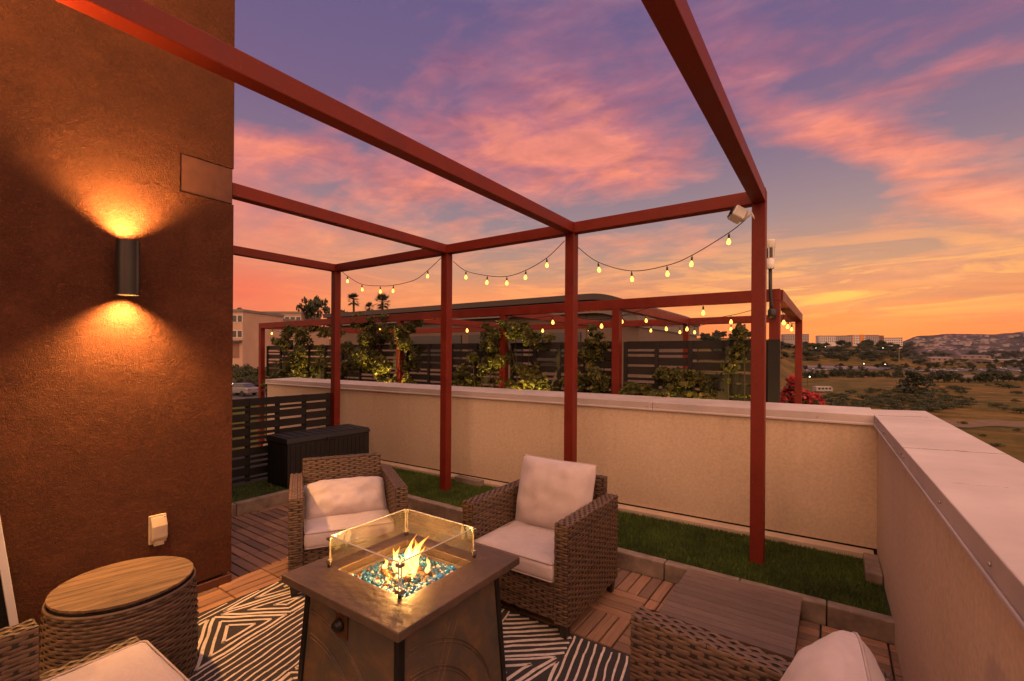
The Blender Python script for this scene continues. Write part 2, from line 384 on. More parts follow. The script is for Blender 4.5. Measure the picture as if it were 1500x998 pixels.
# ------------------------------------------------------------------ terrace deck
DT = .3145
def deck():
    mb = MB(); grains = []
    base = MB()
    def slat(x0, x1, y0, y1, along):
        g = .0045; rnd = RNG.uniform(0, 50, 3)
        h = RNG.uniform(-.0012, .0012)
        v = []
        x0 += g; x1 -= g; y0 += g; y1 -= g
        b = .004
        vs = [(x0,y0,-.016),(x1,y0,-.016),(x1,y1,-.016),(x0,y1,-.016),
              (x0,y0,h-b),(x1,y0,h-b),(x1,y1,h-b),(x0,y1,h-b),
              (x0+b,y0+b,h),(x1-b,y0+b,h),(x1-b,y1-b,h),(x0+b,y1-b,h)]
        mb.add(vs, [(0,1,5,4),(1,2,6,5),(2,3,7,6),(3,0,4,7),(4,5,9,8),(5,6,10,9),(6,7,11,10),(7,4,8,11),(8,9,10,11)])
        for p in vs:
            a = (p[0], p[1]) if along == 'x' else (p[1], p[0])
            grains.append((a[0]*.5+rnd[0], a[1]+rnd[1], rnd[2]))
    x_org, y_org = -1.01, 3.37
    for i in range(-13, 5):
        for j in range(-13, 1):
            X0, Y1 = x_org + i*DT, y_org - (-j)*DT; Y0 = Y1 - DT
            X1 = X0 + DT
            if X1 < -4.86: continue
            X0 = max(X0, -4.868)
            if X1 < -3.6 and Y0 < 1.0: continue
            if X0 > .36: continue
            X1c = min(X1, .275 + .018*(4.43-Y1))
            if X1c - X0 < .03: continue
            along = 'x' if (i + j) % 2 == 0 else 'y'
            if i <= -9 and 1.55 < Y0 < 2.15: along = 'x'
            if i == -8: along = 'y' if Y1 > 1.4 and Y1 < 2.2 else along
            if i == -1 and j == -2: along = 'y'
            if i < -1 and j in (0, -1): along = 'x'
            if i == 0 and j > -4: along = 'y' if j > -2 else 'x'
            if i > 0: along = 'x'
            n = 4; w = DT/n
            for k in range(n):
                if along == 'x': slat(X0, X1c, Y0+k*w, Y0+(k+1)*w, 'x')
                else:
                    if X0+(k+1)*w <= X1c+.01: slat(X0+k*w, min(X0+(k+1)*w, X1c), Y0, Y1, 'y')
    o = mb.build('deck_floor', M['deck'])
    a = o.data.attributes.new('grain', 'FLOAT_VECTOR', 'POINT'); a.data.foreach_set('vector', np.array(grains, np.float32).ravel())
    tag(o, kind='structure')
    base.box(-8.2, .8, -3.2, 4.8, -.35, -.018); s = base.build('terrace_slab_floor', M['deck_base']); tag(s, kind='structure')
deck()

# rug: charcoal sheet with hand-drawn ivory lines
def rug():
    X0, X1, Y0, Y1 = 0, 2.5, 0, 2.6
    mb = MB(); mb.box(X0, X1, Y0, Y1, 0, .006)
    zz = .0075
    def clip(poly, a, b, c):     # keep a*x+b*y <= c
        out = []
        for i in range(len(poly)):
            p, q = poly[i], poly[(i+1) % len(poly)]
            dp, dq = a*p[0]+b*p[1]-c, a*q[0]+b*q[1]-c
            if dp <= 0: out.append(p)
            if dp*dq < 0: t = dp/(dp-dq); out.append((p[0]+(q[0]-p[0])*t, p[1]+(q[1]-p[1])*t))
        return out
    rect = [(-.25,0,0),(1,0,0)]
    def line_in(poly, nx, ny, d):
        hits = []
        for i in range(len(poly)):
            p, q = poly[i], poly[(i+1) % len(poly)]
            a, b = nx*p[0]+ny*p[1]-d, nx*q[0]+ny*q[1]-d
            if a*b < 0: t = a/(a-b); hits.append(np.array((p[0]+(q[0]-p[0])*t, p[1]+(q[1]-p[1])*t)))
        if len(hits) == 2: return hits
    def stripes(poly, nx, ny, d0, d1, per, w):
        for d in np.arange(d0, d1, per):
            h = line_in(poly, nx, ny, d)
            if not h: continue
            a, b = h; L = np.hypot(*(b-a))
            if L < .03: continue
            n = max(2, int(L/.05)); ts = np.linspace(0, 1, n+1)
            ww = w*RNG.uniform(.70, 1.0)
            V = []
            ph = RNG.uniform(0, 9)
            for t in ts:
                p = a + (b-a)*t; j = .0022*math.sin(t*L*26+ph) + RNG.uniform(-.0022, .0022); hw = ww/2*RNG.uniform(.88, 1.12)
                V += [(p[0]+nx*(j-hw), p[1]+ny*(j-hw), zz), (p[0]+nx*(j+hw), p[1]+ny*(j+hw), zz)]
            mb.addq(V, [(2*i, 2*i+1, 2*i+3, 2*i+2) for i in range(n)], 1)
    # lattice of sheared cells
    e1, e2 = np.array((-.13, .60)), np.array((.36, .30))
    m_ = .015
    for i in range(-9, 10):
        for j in range(-9, 12):
            o = e1*i + e2*j
            q = [tuple(o), tuple(o+e1), tuple(o+e1+e2), tuple(o+e2)]
            if j % 2 == 0 or (i + j//2) % 3 == 0: tris = [(q, (q[0], q[1]) if j % 2 == 0 else (q[1], q[2]), .043, .0125 if j % 2 == 0 else .021)]
            else:
                tris = []
                halves = ((0,1,2),(0,2,3)) if (i+j) % 2 else ((0,1,3),(1,2,3))
                for h in halves:
                    T = [np.array(q[k]) for k in h]
                    sl = [np.linalg.norm(T[(k+1) % 3]-T[(k+2) % 3]) for k in range(3)]
                    inc = sum(T[k]*sl[k] for k in range(3))/sum(sl)
                    for k in range(3): tris.append(((tuple(T[k]), tuple(T[(k+1) % 3]), tuple(inc)), (tuple(T[k]), tuple(T[(k+1) % 3])), .044, .020))
            for poly, edge, per, w in tris:
                poly = list(poly)
                for a, b, cc in ((-1,0,-X0-m_),(1,0,X1-m_),(0,-1,-Y0-m_),(0,1,Y1-m_)):
                    poly = clip(poly, a, b, cc)
                    if len(poly) < 3: break
                if len(poly) < 3: continue
                ex, ey = edge[1][0]-edge[0][0], edge[1][1]-edge[0][1]; L = math.hypot(ex, ey); nx, ny = -ey/L, ex/L
                d0 = nx*edge[0][0]+ny*edge[0][1]
                ds = [nx*p[0]+ny*p[1]-d0 for p in poly]
                s = 1 if sum(ds) > 0 else -1
                if s < 0: nx, ny, d0 = -nx, -ny, -d0
                stripes(poly, nx, ny, d0+per*.35, d0+max(abs(min(ds)), abs(max(ds)))+.01, per, w)
    o = mb.build('rug', [M['rug_dark'], M['rug_light']], loc=(-3.19, 2.385-2.6, .001))
    o.rotation_euler.z = math.radians(.6)
    tag(o, 'charcoal outdoor rug with ivory maze of hand drawn stripes under the fire table', 'rug')
rug()

# ------------------------------------------------------------------ turf strip and edging blocks
def turf():
    mb = MB()
    mb.box(-5.62, -4.90, 1.0, 4.36, -.015, .093); mb.box(-4.899, .30, 3.43, 4.46, -.015, .0925)
    o = mb.build('turf_ground', M['turf_base']); tag(o, kind='structure')
    def blades(n, x0, x1, y0, y1, hmin, hmax, wd, mb):
        x = RNG.uniform(x0, x1, n); y = RNG.uniform(y0, y1, n); a = RNG.uniform(0, 2*PI, n); h = RNG.uniform(hmin, hmax, n)
        lean = RNG.uniform(-.6, .6, n)*h; la = RNG.uniform(0, 2*PI, n)
        dx, dy = np.cos(a)*wd, np.sin(a)*wd
        z0 = .092
        V = np.stack([np.stack([x-dx, y-dy, np.full(n, z0)], 1), np.stack([x+dx, y+dy, np.full(n, z0)], 1),
                      np.stack([x+lean*np.cos(la), y+lean*np.sin(la), z0+h], 1)], 1).reshape(-1, 3)
        mb.addq(V, np.arange(3*n).reshape(-1, 3))
    g = MB()
    blades(52000, -2.2, .255, 3.475, 4.36, .016, .034, .0026, g)
    blades(42000, -4.95, -2.2, 3.475, 4.28, .016, .034, .0034, g)
    blades(16000, -5.6, -4.955, 1.2, 4.2, .012, .026, .003, g)
    o = g.build('turf_grass', M['turf']); tag(o, 'short green artificial turf strip along the parapet wall', 'grass', kind='stuff')
turf()
def litter():
    mb = MB(); n = 90
    for k in range(n):
        x, y = RNG.uniform(-4.6, .2), RNG.uniform(3.5, 4.25); z = .114
        if k > 60: x, y, z = RNG.uniform(-4.6, .1), RNG.uniform(2.42, 3.36), .0025
        a = RNG.uniform(0, 6.28); L = RNG.uniform(.006, .017); c, s = math.cos(a)*L, math.sin(a)*L
        mb.add([(x-c,y-s,z),(x+s*.4,y-c*.4,z+.003),(x+c,y+s,z+.001),(x-s*.4,y+c*.4,z+.004)], [(0,1,2),(0,2,3)])
    o = mb.build('leaf_litter', simple('dry_leaf', (.16,.09,.04), .9, .4, 30, island=.5)); tag(o, 'crumbs of dry leaves on the turf and deck', 'leaf litter', kind='stuff')
litter()
GK = 'concrete edging blocks along the turf'
def block(x0, x1, y0, y1, z0, z1, label, rz=0, name='edging_block'):
    mb = MB(); cx, cy = (x0+x1)/2, (y0+y1)/2
    mb.box(x0-cx, x1-cx, y0-cy, y1-cy, 0, z1-z0)
    o = mb.build(name, M['concrete'], bevel=.008, loc=(cx, cy, z0), rotz=rz)
    return tag(o, label, 'edging block', GK)
bx = [(-4.865,-4.18,'concrete edging block at the turf corner left of the tilted cushion chair'),(-4.175,-3.55,'concrete edging block behind the chair with the slumped cushion'),
      (-3.545,-2.92,'concrete edging block right behind the tall middle of the turf strip'),(-2.915,-2.29,'concrete edging block between the two rear wicker chairs'),
      (-2.285,-1.655,'concrete edging block hidden partly by the upright cushion chair'),(-1.65,-1.014,'concrete edging block beside the right arm of the upright cushion chair'),
      (-1.008,-.525,'concrete edging block at the far left end of the slatted box'),(-.52,-.042,'concrete edging block along the far edge of the slatted box'),(-.036,.30,'concrete edging block meeting the right parapet wall')]
for a, b, lab in bx: block(a, b, 3.385, 3.468, -.015, .115, lab)
for k, (a, b) in enumerate(((1.10,1.66),(1.665,2.235),(2.24,2.81),(2.815,3.38))):
    block(-4.953, -4.87, a, b, -.015, .115, ('concrete edging block against the brown house corner','concrete edging block nearest the house on the deck end','concrete edging block before the black storage box','concrete edging block beside the left arm of the slumped cushion chair')[k])
block(.17, .262, 3.93, 4.33, .09, .165, 'short concrete block lying in the far right turf corner', 0, 'loose_block')
block(-3.72, -3.33, 4.16, 4.245, .09, .165, 'short concrete block lying by the wall behind the second red post', 0, 'loose_block')

# ------------------------------------------------------------------ parapet walls
def wy(x): return 4.4326 + .04*(x - .2395)
def rx(y): return .2395 + .018*(4.4326 - y)
def back_wall():
    t = thing('parapet_wall', 'long cream stucco parapet wall behind the red pergola posts', 'wall', (0,0,0))
    mb = MB(); xa, xb = -7.93, .30
    mb.hexa([(xa,wy(xa)+.02,.165),(xb,wy(xb)+.02,.165),(xb,wy(xb)+.46,.165),(xa,wy(xa)+.46,.165),(xa,wy(xa)+.02,1.10),(xb,wy(xb)+.02,1.10),(xb,wy(xb)+.46,1.10),(xa,wy(xa)+.46,1.10)])
    mb.build('stucco_face', M['cream'], t)
    mb = MB(); mb.hexa([(xa,wy(xa)+.035,-.1),(xb,wy(xb)+.035,-.1),(xb,wy(xb)+.45,-.1),(xa,wy(xa)+.45,-.1),(xa,wy(xa)+.035,.162),(xb,wy(xb)+.035,.162),(xb,wy(xb)+.45,.162),(xa,wy(xa)+.45,.162)]); mb.build('wall_core', M['deck_base'], t)
    mb = MB(); xb2 = .2395
    o1 = -.045
    mb.hexa([(xa,wy(xa)+o1,.02),(xb2,wy(xb2)+o1,.02),(xb2,wy(xb2)+.03,.02),(xa,wy(xa)+.03,.02),(xa,wy(xa)+o1,.135),(xb2,wy(xb2)+o1,.135),(xb2,wy(xb2)+.03,.15),(xa,wy(xa)+.03,.15)])
    mb.build('base_trim', M['trim'], t, bevel=.004)
    # coping in three lengths, folded lip at the bottom of the front face
    joints = [-7.96, -4.9, -1.42, .2395]
    mb = MB()
    for a, b in zip(joints[:-1], joints[1:]):
        a2, b2 = a + .0015, b - .0015
        if b == joints[-1]: b2 = b
        mb.hexa([(a2,wy(a2),1.10),(b2,wy(b2),1.10),(b2,wy(b2)+.5,1.10),(a2,wy(a2)+.5,1.10),(a2,wy(a2),1.172),(b2,wy(b2),1.172),(b2,wy(b2)+.5,1.186),(a2,wy(a2)+.5,1.186)])
        mb.hexa([(a2,wy(a2)-.008,1.092),(b2,wy(b2)-.008,1.092),(b2,wy(b2)-.0005,1.092),(a2,wy(a2)-.0005,1.092),(a2,wy(a2)-.008,1.108),(b2,wy(b2)-.008,1.108),(b2,wy(b2)-.0005,1.114),(a2,wy(a2)-.0005,1.114)])
    mb.build('coping', M['coping'], t, bevel=.004)
    for x in (-6.2,-4.95,-4.85,-3.2,-2.3,-1.47,-1.37,-.75,-.12):
        s = MB(); s.lathe([(.006,0),(.0055,.003),(.003,.005),(0,.0055)], 8, M=Matrix.Translation((x,wy(x)-.0005,1.13)) @ Matrix.Rotation(PI/2,4,'X')); s.build('screw', M['steel_screw'], t, True)
def right_wall():
    t = thing('parapet_wall', 'near parapet wall on the right with a wide pale coping top', 'wall', (0,0,0))
    ya, yb = -2.5, 4.92
    mb = MB(); f = lambda y, d: rx(y) + d
    def slab(d0, d1, y0, y1, z0, z1, z1b=None):
        z1b = z1 if z1b is None else z1b
        mb.hexa([(f(y0,d0),y0,z0),(f(y0,d1),y0,z0),(f(y1,d1),y1,z0),(f(y1,d0),y1,z0),(f(y0,d0),y0,z1),(f(y0,d1),y0,z1b),(f(y1,d1),y1,z1b),(f(y1,d0),y1,z1)])
    slab(.02, .335, ya, 4.4515, -.1, 1.10); slab(.0605, .335, 4.4525, yb-.03, -.1, 1.10); mb.build('stucco_face', M['cream'], t)
    mb = MB()
    J = [-2.5, .55, 2.93, 4.4326]
    for a, b in zip(J[:-1], J[1:]): slab(.0, .356, a+.0012, b-.0012 if b < 4.4 else b-.001, 1.10, 1.172, 1.184); slab(-.008, -.0005, a+.0012, b-.0012, 1.092, 1.108)
    slab(.0015, .356, 4.4335, yb+.012, 1.10, 1.172, 1.184)
    mb.build('coping', M['coping'], t, bevel=.004)
    for y in (4.30,3.75,2.98,2.88,2.05,1.5):
        s = MB(); s.lathe([(.006,0),(.0055,.003),(.003,.005),(0,.0055)], 8, M=Matrix.Translation((rx(y)-.0005,y,1.135)) @ Matrix.Rotation(-PI/2,4,'Y')); s.build('screw', M['steel_screw'], t, True)
back_wall(); right_wall()
def sealant():
    # smeared joint sealant and hairline cracks on the near coping
    par = [o for o in bpy.data.objects if o.name.startswith('parapet_wall')][1]
    for y0, d0, d1 in ((2.93,.0,.354),(.55,.0,.354),(4.4326,.02,.30),(3.7,.18,.33),(2.2,.05,.19)):
        n = 26; pts = []
        for k in range(n+1):
            u = k/n; d = d0+(d1-d0)*u; yy = y0 + .010*noise.noise(Vector((d*14, y0*3, 0))) + (.006 if y0 in (3.7,2.2) else 0)*math.sin(u*9)
            pts.append((rx(yy)+d, yy, 1.1722+.012*max(0,d)/.356 - .0004))
        mb = MB(); r = [.0016*(.35+abs(noise.noise(Vector((k*.9, y0, 5))))*1.6)*(1 if y0 not in (3.7,2.2) else .45) for k in range(n+1)]
        mb.tube(pts, r, 6); mb.build('sealant_line', M['sealant'], par)
M['sealant'] = simple('grey_sealant', (.16,.12,.105), .8, .3, 30)
sealant()

# ------------------------------------------------------------------ terracotta house corner with lamp and outlet
def house():
    t = thing('terrace_house', 'brown terracotta stucco house corner on the left of the terrace', 'house', (-3.5,1.575,0))
    def L(x, y, z): return (x+3.5, y-1.575, z)
    mb = MB()
    # wall with a rectangular recess for the flush panel (y 1.247..1.575, z 2.66..2.905)
    mb.box(-4.5, 0, -6.0, -.328, .072, 6.5); mb.box(-4.5, 0, -.328, 0, .072, 2.655); mb.box(-4.5, 0, -.328, 0, 2.909, 6.5)
    mb.box(-4.5, -.012, -.328, -.006, 2.655, 2.909)
    mb.build('wall', M['terracotta'], t)
    p = MB(); p.box(-.0115, -.003, -.320, -.007, 2.661, 2.903); p.build('access_panel', M['terracotta_board'], t, bevel=.002)
    b = MB(); b.box(-4.4, -.022, -6, -.02, -.02, .071); b.build('plinth', M['deck_base'], t)
    b = MB(); b.box(-.021, .008, -6, .0, .0, .052); b.build('base_board', M['terracotta_board'], t, bevel=.003)
    s = MB(); s.box(-.035,-.004,-.052,-.03,.058,.066); s.build('weep_screed', M['terracotta_board'], t)
house()
def sconce(y, z0, z1, label, up=210., down=200., loc=None, rz=0, cone=122):
    R_ = .056; xc = -3.5 + .085
    t = thing('wall_sconce', label, 'wall lamp', loc or (-3.5, y, (z0+z1)/2), rz); h = (z1-z0)/2
    mb = MB(); cx = .085
    prof = [(R_-.004,-h),(R_,-h),(R_,h),(R_-.004,h)]
    seg = 40
    mb.lathe([(R_,-h),(R_,h)], seg, c=(cx,0,0)); mb.f = mb.f[:-2]; mb.m = mb.m[:-2]
    mb.lathe([(R_-.004,h),(R_-.004,-h)], seg, c=(cx,0,0)); mb.f = mb.f[:-2]; mb.m = mb.m[:-2]
    for s_ in (-1, 1):
        ring = [(cx+math.cos(2*PI*k/seg)*r, math.sin(2*PI*k/seg)*r, s_*h) for r in (R_, R_-.004) for k in range(seg)]
        mb.add(ring, [(k,(k+1)%seg,seg+(k+1)%seg,seg+k) for k in range(seg)])
    mb.lathe([(R_-.005,-.02),(R_-.005,.02)], seg, c=(cx,0,0))
    mb.build('shade', M['black_metal'], t, True)
    b = MB(); b.box(.001, cx-R_+.004, -.03, .03, -.055, .055); b.build('mount_plate', M['black_metal'], t, bevel=.003)
    for s_, e in ((1, up), (-1, down)):
        l = bpy.data.lights.new('sconce_light', 'SPOT'); l.energy = e; l.color = (1,.47,.12); l.shadow_soft_size = .034
        l.spot_size = math.radians(cone); l.spot_blend = 1
        o = bpy.data.objects.new('sconce_light', l); COL.objects.link(o); o.parent = t; o.location = (cx+.0, 0, s_*(h-.027))
        if s_ > 0: o.rotation_euler.x = PI
        d = MB(); d.lathe([(.030,0),(.030,.002)], 24, c=(cx,0,s_*(h-.047)-.001)); d.build('lamp_lens', emis('sconce_lens', (1,.72,.35), 14), t)
sconce(.955, 1.945, 2.262, 'black cylinder up and down wall lamp glowing on the brown wall')
sconce(-.55, 1.945, 2.262, 'second black cylinder wall lamp further back along the brown wall')
def pier():  # pier added out of view as a mount for the beam lamp
    t = thing('added_pier', 'slim terracotta stucco pier added out of view to hold a beam lamp', 'pier', (-2.02,-.52,0))
    m = MB(); m.box(-.30,.30,-.15,.15,0,2.72); m.build('stucco_face', M['terracotta'], t); b = MB(); b.box(-.315,.315,-.165,.165,.0,.06); b.build('base_board', M['terracotta_board'], t)
pier()
sconce(0, 1.945, 2.262, 'black cylinder wall lamp added out of view on the slim stucco pier', 900., 15., (-2.02,-.37,2.1035), PI/2, 160)  # unseen lamp added to light the underside of the long beam
def outlet():
    t = thing('outlet_cover', 'cream weatherproof outlet cover low on the brown wall', 'outlet', (-3.5, 1.133, .50))
    b = MB(); b.box(.001,.022,-.046,.046,-.085,.092); b.build('back_box', M['cream_plastic'], t, bevel=.005)
    c = MB(); c.prism([(.0225,.085),(.034,.082),(.058,.03),(.060,-.04),(.052,-.06),(.0225,-.06)], -.041, .041, 'y'); 
    # prism axis y wants (x,z) pairs
    c.build('flip_lid', M['cream_plastic'], t, bevel=.006)
    d = MB(); d.box(.0225,.045,-.026,.026,-.094,-.062); d.build('cord_exit', M['cream_plastic'], t, bevel=.004)
    k = MB(); k.lathe([(.004,0),(.004,.003)], 10, M=Matrix.Translation((.0345,.03,.075)) @ Matrix.Rotation(PI/2,4,'Y')); k.build('latch', M['lens'], t)
outlet()
def leaning_screen():
    # white framed dark screen leaning sideways along the wall, beyond the near chair
    t = thing('framed_screen', 'dark screen panel with white frame leaning beside the house wall', 'screen', (-3.40, .30, 0))
    a = Vector((0,.241,.0)); b = Vector((0,.105,1.15)); 
    d = (b-a).normalized(); n = Vector((0,-d.z,d.y))
    mb = MB()
    def bar(p, q, w, mb, x0=0, x1=.03):
        e = (q-p).normalized(); s = Vector((0,-e.z,e.y))*w
        mb.hexa([(x0,p.y,p.z),(x1,p.y,p.z),(x1,(p+s).y,(p+s).z),(x0,(p+s).y,(p+s).z),(x0,q.y,q.z),(x1,q.y,q.z),(x1,(q+s).y,(q+s).z),(x0,(q+s).y,(q+s).z)])
    bar(a, b, .03, mb); bar(a+n*.62, b+n*.62, .03, mb); mb.build('frame', M['white_plastic'], t, bevel=.003)
    g = MB(); bar(a+n*.032, b+n*.032, .586, g, .008, .02); g.build('dark_panel', M['lens'], t)
leaning_screen()

# ------------------------------------------------------------------ red steel pergola
PW, PZ0, PZ1, PY = .0905, 2.728, 2.824, 3.8027
PX = [-5.6567, -3.6176, -2.0582, -.5146]
def pergola():
    t = thing('pergola', 'near red steel pergola of square posts and beams over the terrace', 'pergola', (0,0,0))
    for i, x in enumerate(PX):
        mb = MB(); mb.box(x, x+PW, PY, PY+PW, .0, PZ0-.0005); mb.build('post', M['red'], t, bevel=.004)
        f = MB(); f.box(x-.006, x+PW+.006, PY-.006, PY+PW+.006, .085, .10); f.build('post_shoe', M['red'], t)
    mb = MB(); mb.box(PX[0], PX[3]+PW, PY, PY+PW, PZ0, PZ1); mb.build('beam', M['red'], t, bevel=.004)
    for x, y0 in zip(PX, (1.58, 1.58, -3.5, -3.5)):
        mb = MB(); mb.box(x+.001, x+PW-.001, y0, PY-.002, PZ0+.001, PZ1-.001); mb.build('beam', M['red'], t, bevel=.004)
        w = MB(); w.box(x-.0015, x+PW+.0015, PY-.012, PY-.003, PZ0-.001, PZ1+.001); w.build('weld_seam', M['red'], t)
pergola()

def hang_string(t, pts, bulbs, r=.0035, bulb_mat='bulb', s=1.0, sag=True):
    # smooth cord through the points
    P = [np.array(p) for p in pts]; out = []
    for i in range(len(P)-1):
        p0, p1, p2, p3 = P[max(i-1,0)], P[i], P[i+1], P[min(i+2,len(P)-1)]
        for k in range(6):
            u = k/6; out.append(tuple(.5*((2*p1)+(-p0+p2)*u+(2*p0-5*p1+4*p2-p3)*u*u+(-p0+3*p1-3*p2+p3)*u**3)))
    out.append(tuple(P[-1]))
    mb = MB(); mb.tube(out, r, 6); mb.build('cord', M['cord'], t, True)
    for i in bulbs:
        p = pts[i] if isinstance(i, int) else i
        x, y, z = p
        s_ = MB(); s_.lathe([(.003,0.002),(.004,-.014),(.009,-.020),(.010,-.05),(.009,-.052)], 12); so = s_.build('socket', M['cord'], t, True, loc=p)
        so.rotation_euler = (random.uniform(-.12,.12), random.uniform(-.12,.12), 0); so.scale = (s,)*3
        g = MB(); g.lathe([(.011,-.052),(.013,-.060),(.020,-.078),(.0225,-.092),(.019,-.106),(.010,-.114),(0,-.116)], 14); g.build('bulb_glass', M['bulb_glass'], so, True)
        f = MB(); f.lathe([(.006,-.054),(.012,-.066),(.0185,-.082),(.0195,-.092),(.016,-.104),(.007,-.111),(0,-.112)], 10); f.build('bulb_filament', M[bulb_mat], so, True)
S1 = [atY(*q, 3.86) for q in ((499,396),(509,404.5),(530,416.5),(557,419),(576.5,418),(607,410.5),(627,396),(647,377))]
S2 = [atY(*q, 3.86) for q in ((664,383),(682.5,397),(714,404),(742.5,405),(770.5,396),(801,378),(827,353))]
S3 = [atY(*q, 3.86) for q in ((846,362),(876,384),(925,397),(977,389),(1014,374),(1068,341),(1092,322))]
for S, b, lab in ((S1,(1,2,3,4,6),'string of warm bulbs sagging between the first and second red posts'),(S2,(1,2,3,4,5),'string of warm bulbs sagging between the second and third red posts'),(S3,(1,2,3,4,5),'string of warm bulbs sagging between the third and last red posts')):
    t = thing('string_lights', lab, 'string lights', (0,0,0), group='string lights on the near pergola'); hang_string(t, S, b, s=.84)

def floodcam():
    x, y, z = atY(1082, 316, 3.79)
    t = thing('security_camera', 'white box security camera on the corner of the near pergola', 'security camera', (x, y, z))
    Mx = Matrix.Rotation(math.radians(YAW*57.3+14),4,'Z') @ Matrix.Rotation(math.radians(32),4,'Y') @ Matrix.Rotation(-.3,4,'Z')
    b = MB(); b.box(-.055,.035,-.05,.05,-.04,.045, M=Mx); b.build('camera_body', M['white_plastic'], t, bevel=.01)
    l = MB(); l.box(-.064,-.0555,-.042,.042,-.032,.032, M=Mx); l.build('lens_window', M['lens'], t, bevel=.004)
    a = MB(); a.tube([tuple(Mx @ Vector((.03,0,-.03))), (.06,.012,-.005), (.078,.015,.02)], .016, 10); a.tube([(.078,.015,.02),(.105,.02,-.04)], .008, 8); a.build('mount_arm', M['white_plastic'], t, True)
floodcam()
def weather():
    x, y, z = atY(1128.5, 372, 4.99); zt = atY(1128.5, 352, 4.99)[2]; zb = atY(1128.5, 394, 4.99)[2]; zp = atY(1130, 455, 4.99)[2]
    t = thing('weather_sensor', 'white louvred sensor lantern on a black pole at the far pergola corner', 'sensor', (x, y, zp))
    H = zt-zp; B = zb-zp; h = H-B
    b = MB(); b.lathe([(.030,B),(.034,B+.01),(.036,B+h*.36)], 20); b.build('base_cup', M['white_plastic'], t, True)
    c = MB(); c.lathe([(.032,B+h*.36),(.032,B+h*.72)], 20); c.build('dark_core', M['lens'], t)
    for k in range(6):
        q = MB(); a = k*PI/3+.25; q.box(-.006,.006,-.004,.004,B+h*.36,B+h*.73, M=Matrix.Rotation(a,4,'Z') @ Matrix.Translation((.035,0,0))); q.build('upright', M['white_plastic'], t)
    d = MB(); d.lathe([(.036,B+h*.72),(.040,B+h*.74),(.044,B+h*.94),(.046,H),(.0,H+.004)], 20); d.build('cap', M['white_plastic'], t, True)
    p = MB(); p.tube([(0,0,B+.002),(.002,0,B*.5),(.012,0,.05),(.015,.01,-.03)], .016, 10); p.build('pole', M['cord'], t, True)
    m = MB(); m.lathe([(.03,-.07),(.036,-.05),(.036,.0),(.024,.02)], 14, c=(.015,.01,0)); m.build('pole_clamp', M['black_metal'], t, True)
weather()
# ------------------------------------------------------------------ wicker
def weave(mb, o, u, v, n, U, V, pitch=.0158, stake=.041, amp=.0034, hw=.485, phase=0):
    """ribbons running along u, stacked along v, going over and under; o is a corner of the panel"""
    o, u, v, n = (np.array(a, float) for a in (o, u, v, n))
    rows = max(1, int(round(V/pitch))); pt = V/rows
    K = max(2, int(round(U/stake*4))); us = np.linspace(0, U, K+1)
    for j in range(rows):
        c = (j+.5)*pt; w = pt*hw*RNG.uniform(.9, 1.12)
        jit = RNG.uniform(-.0012, .0012)
        off = amp*np.sin(PI*us/stake + j*PI + phase + .25*math.sin(j*1.7)) + amp*.62 + RNG.normal(0, .0007, K+1)
        a = o + np.outer(us, u)
        cen = a + (c+jit)*v
        V3 = np.stack([cen - v*w + np.outer(off-.0022, n), cen - v*w*.45 + np.outer(off, n), cen + v*w*.45 + np.outer(off, n), cen + v*w + np.outer(off-.0022, n)], 1).reshape(-1, 3)
        i = np.arange(K)*4
        f = np.concatenate([np.stack([i+q, i+4+q, i+5+q, i+1+q], 1) for q in range(3)])
        if np.dot(np.cross(u, v), n) < 0: f = f[:, ::-1]
        mb.addq(V3, f)
def weave_box(x0, x1, y0, y1, z0, z1, parent, name, faces='LRFBT', topdir='y', core=True, label=None):
    mb = MB(); e = .001
    if 'F' in faces: weave(mb, (x0,y0,z0), (1,0,0), (0,0,1), (0,-1,0), x1-x0, z1-z0)
    if 'B' in faces: weave(mb, (x0,y1,z0), (1,0,0), (0,0,1), (0,1,0), x1-x0, z1-z0)
    if 'L' in faces: weave(mb, (x0,y0,z0), (0,1,0), (0,0,1), (-1,0,0), y1-y0, z1-z0)
    if 'R' in faces: weave(mb, (x1,y0,z0), (0,1,0), (0,0,1), (1,0,0), y1-y0, z1-z0)
    if 'T' in faces:
        if topdir == 'y': weave(mb, (x0,y0,z1), (0,1,0), (1,0,0), (0,0,1), y1-y0, x1-x0, .017, .032)
        else: weave(mb, (x0,y0,z1), (1,0,0), (0,1,0), (0,0,1), x1-x0, y1-y0, .017, .032)
    o = mb.build(name, M['wicker'], parent, True)
    c = MB(); c.box(x0+.001, x1-.001, y0+.001, y1-.001, z0+.002, z1-.001); c.build('frame_core', M['wicker_dark'], o, bevel=.004)
    return o
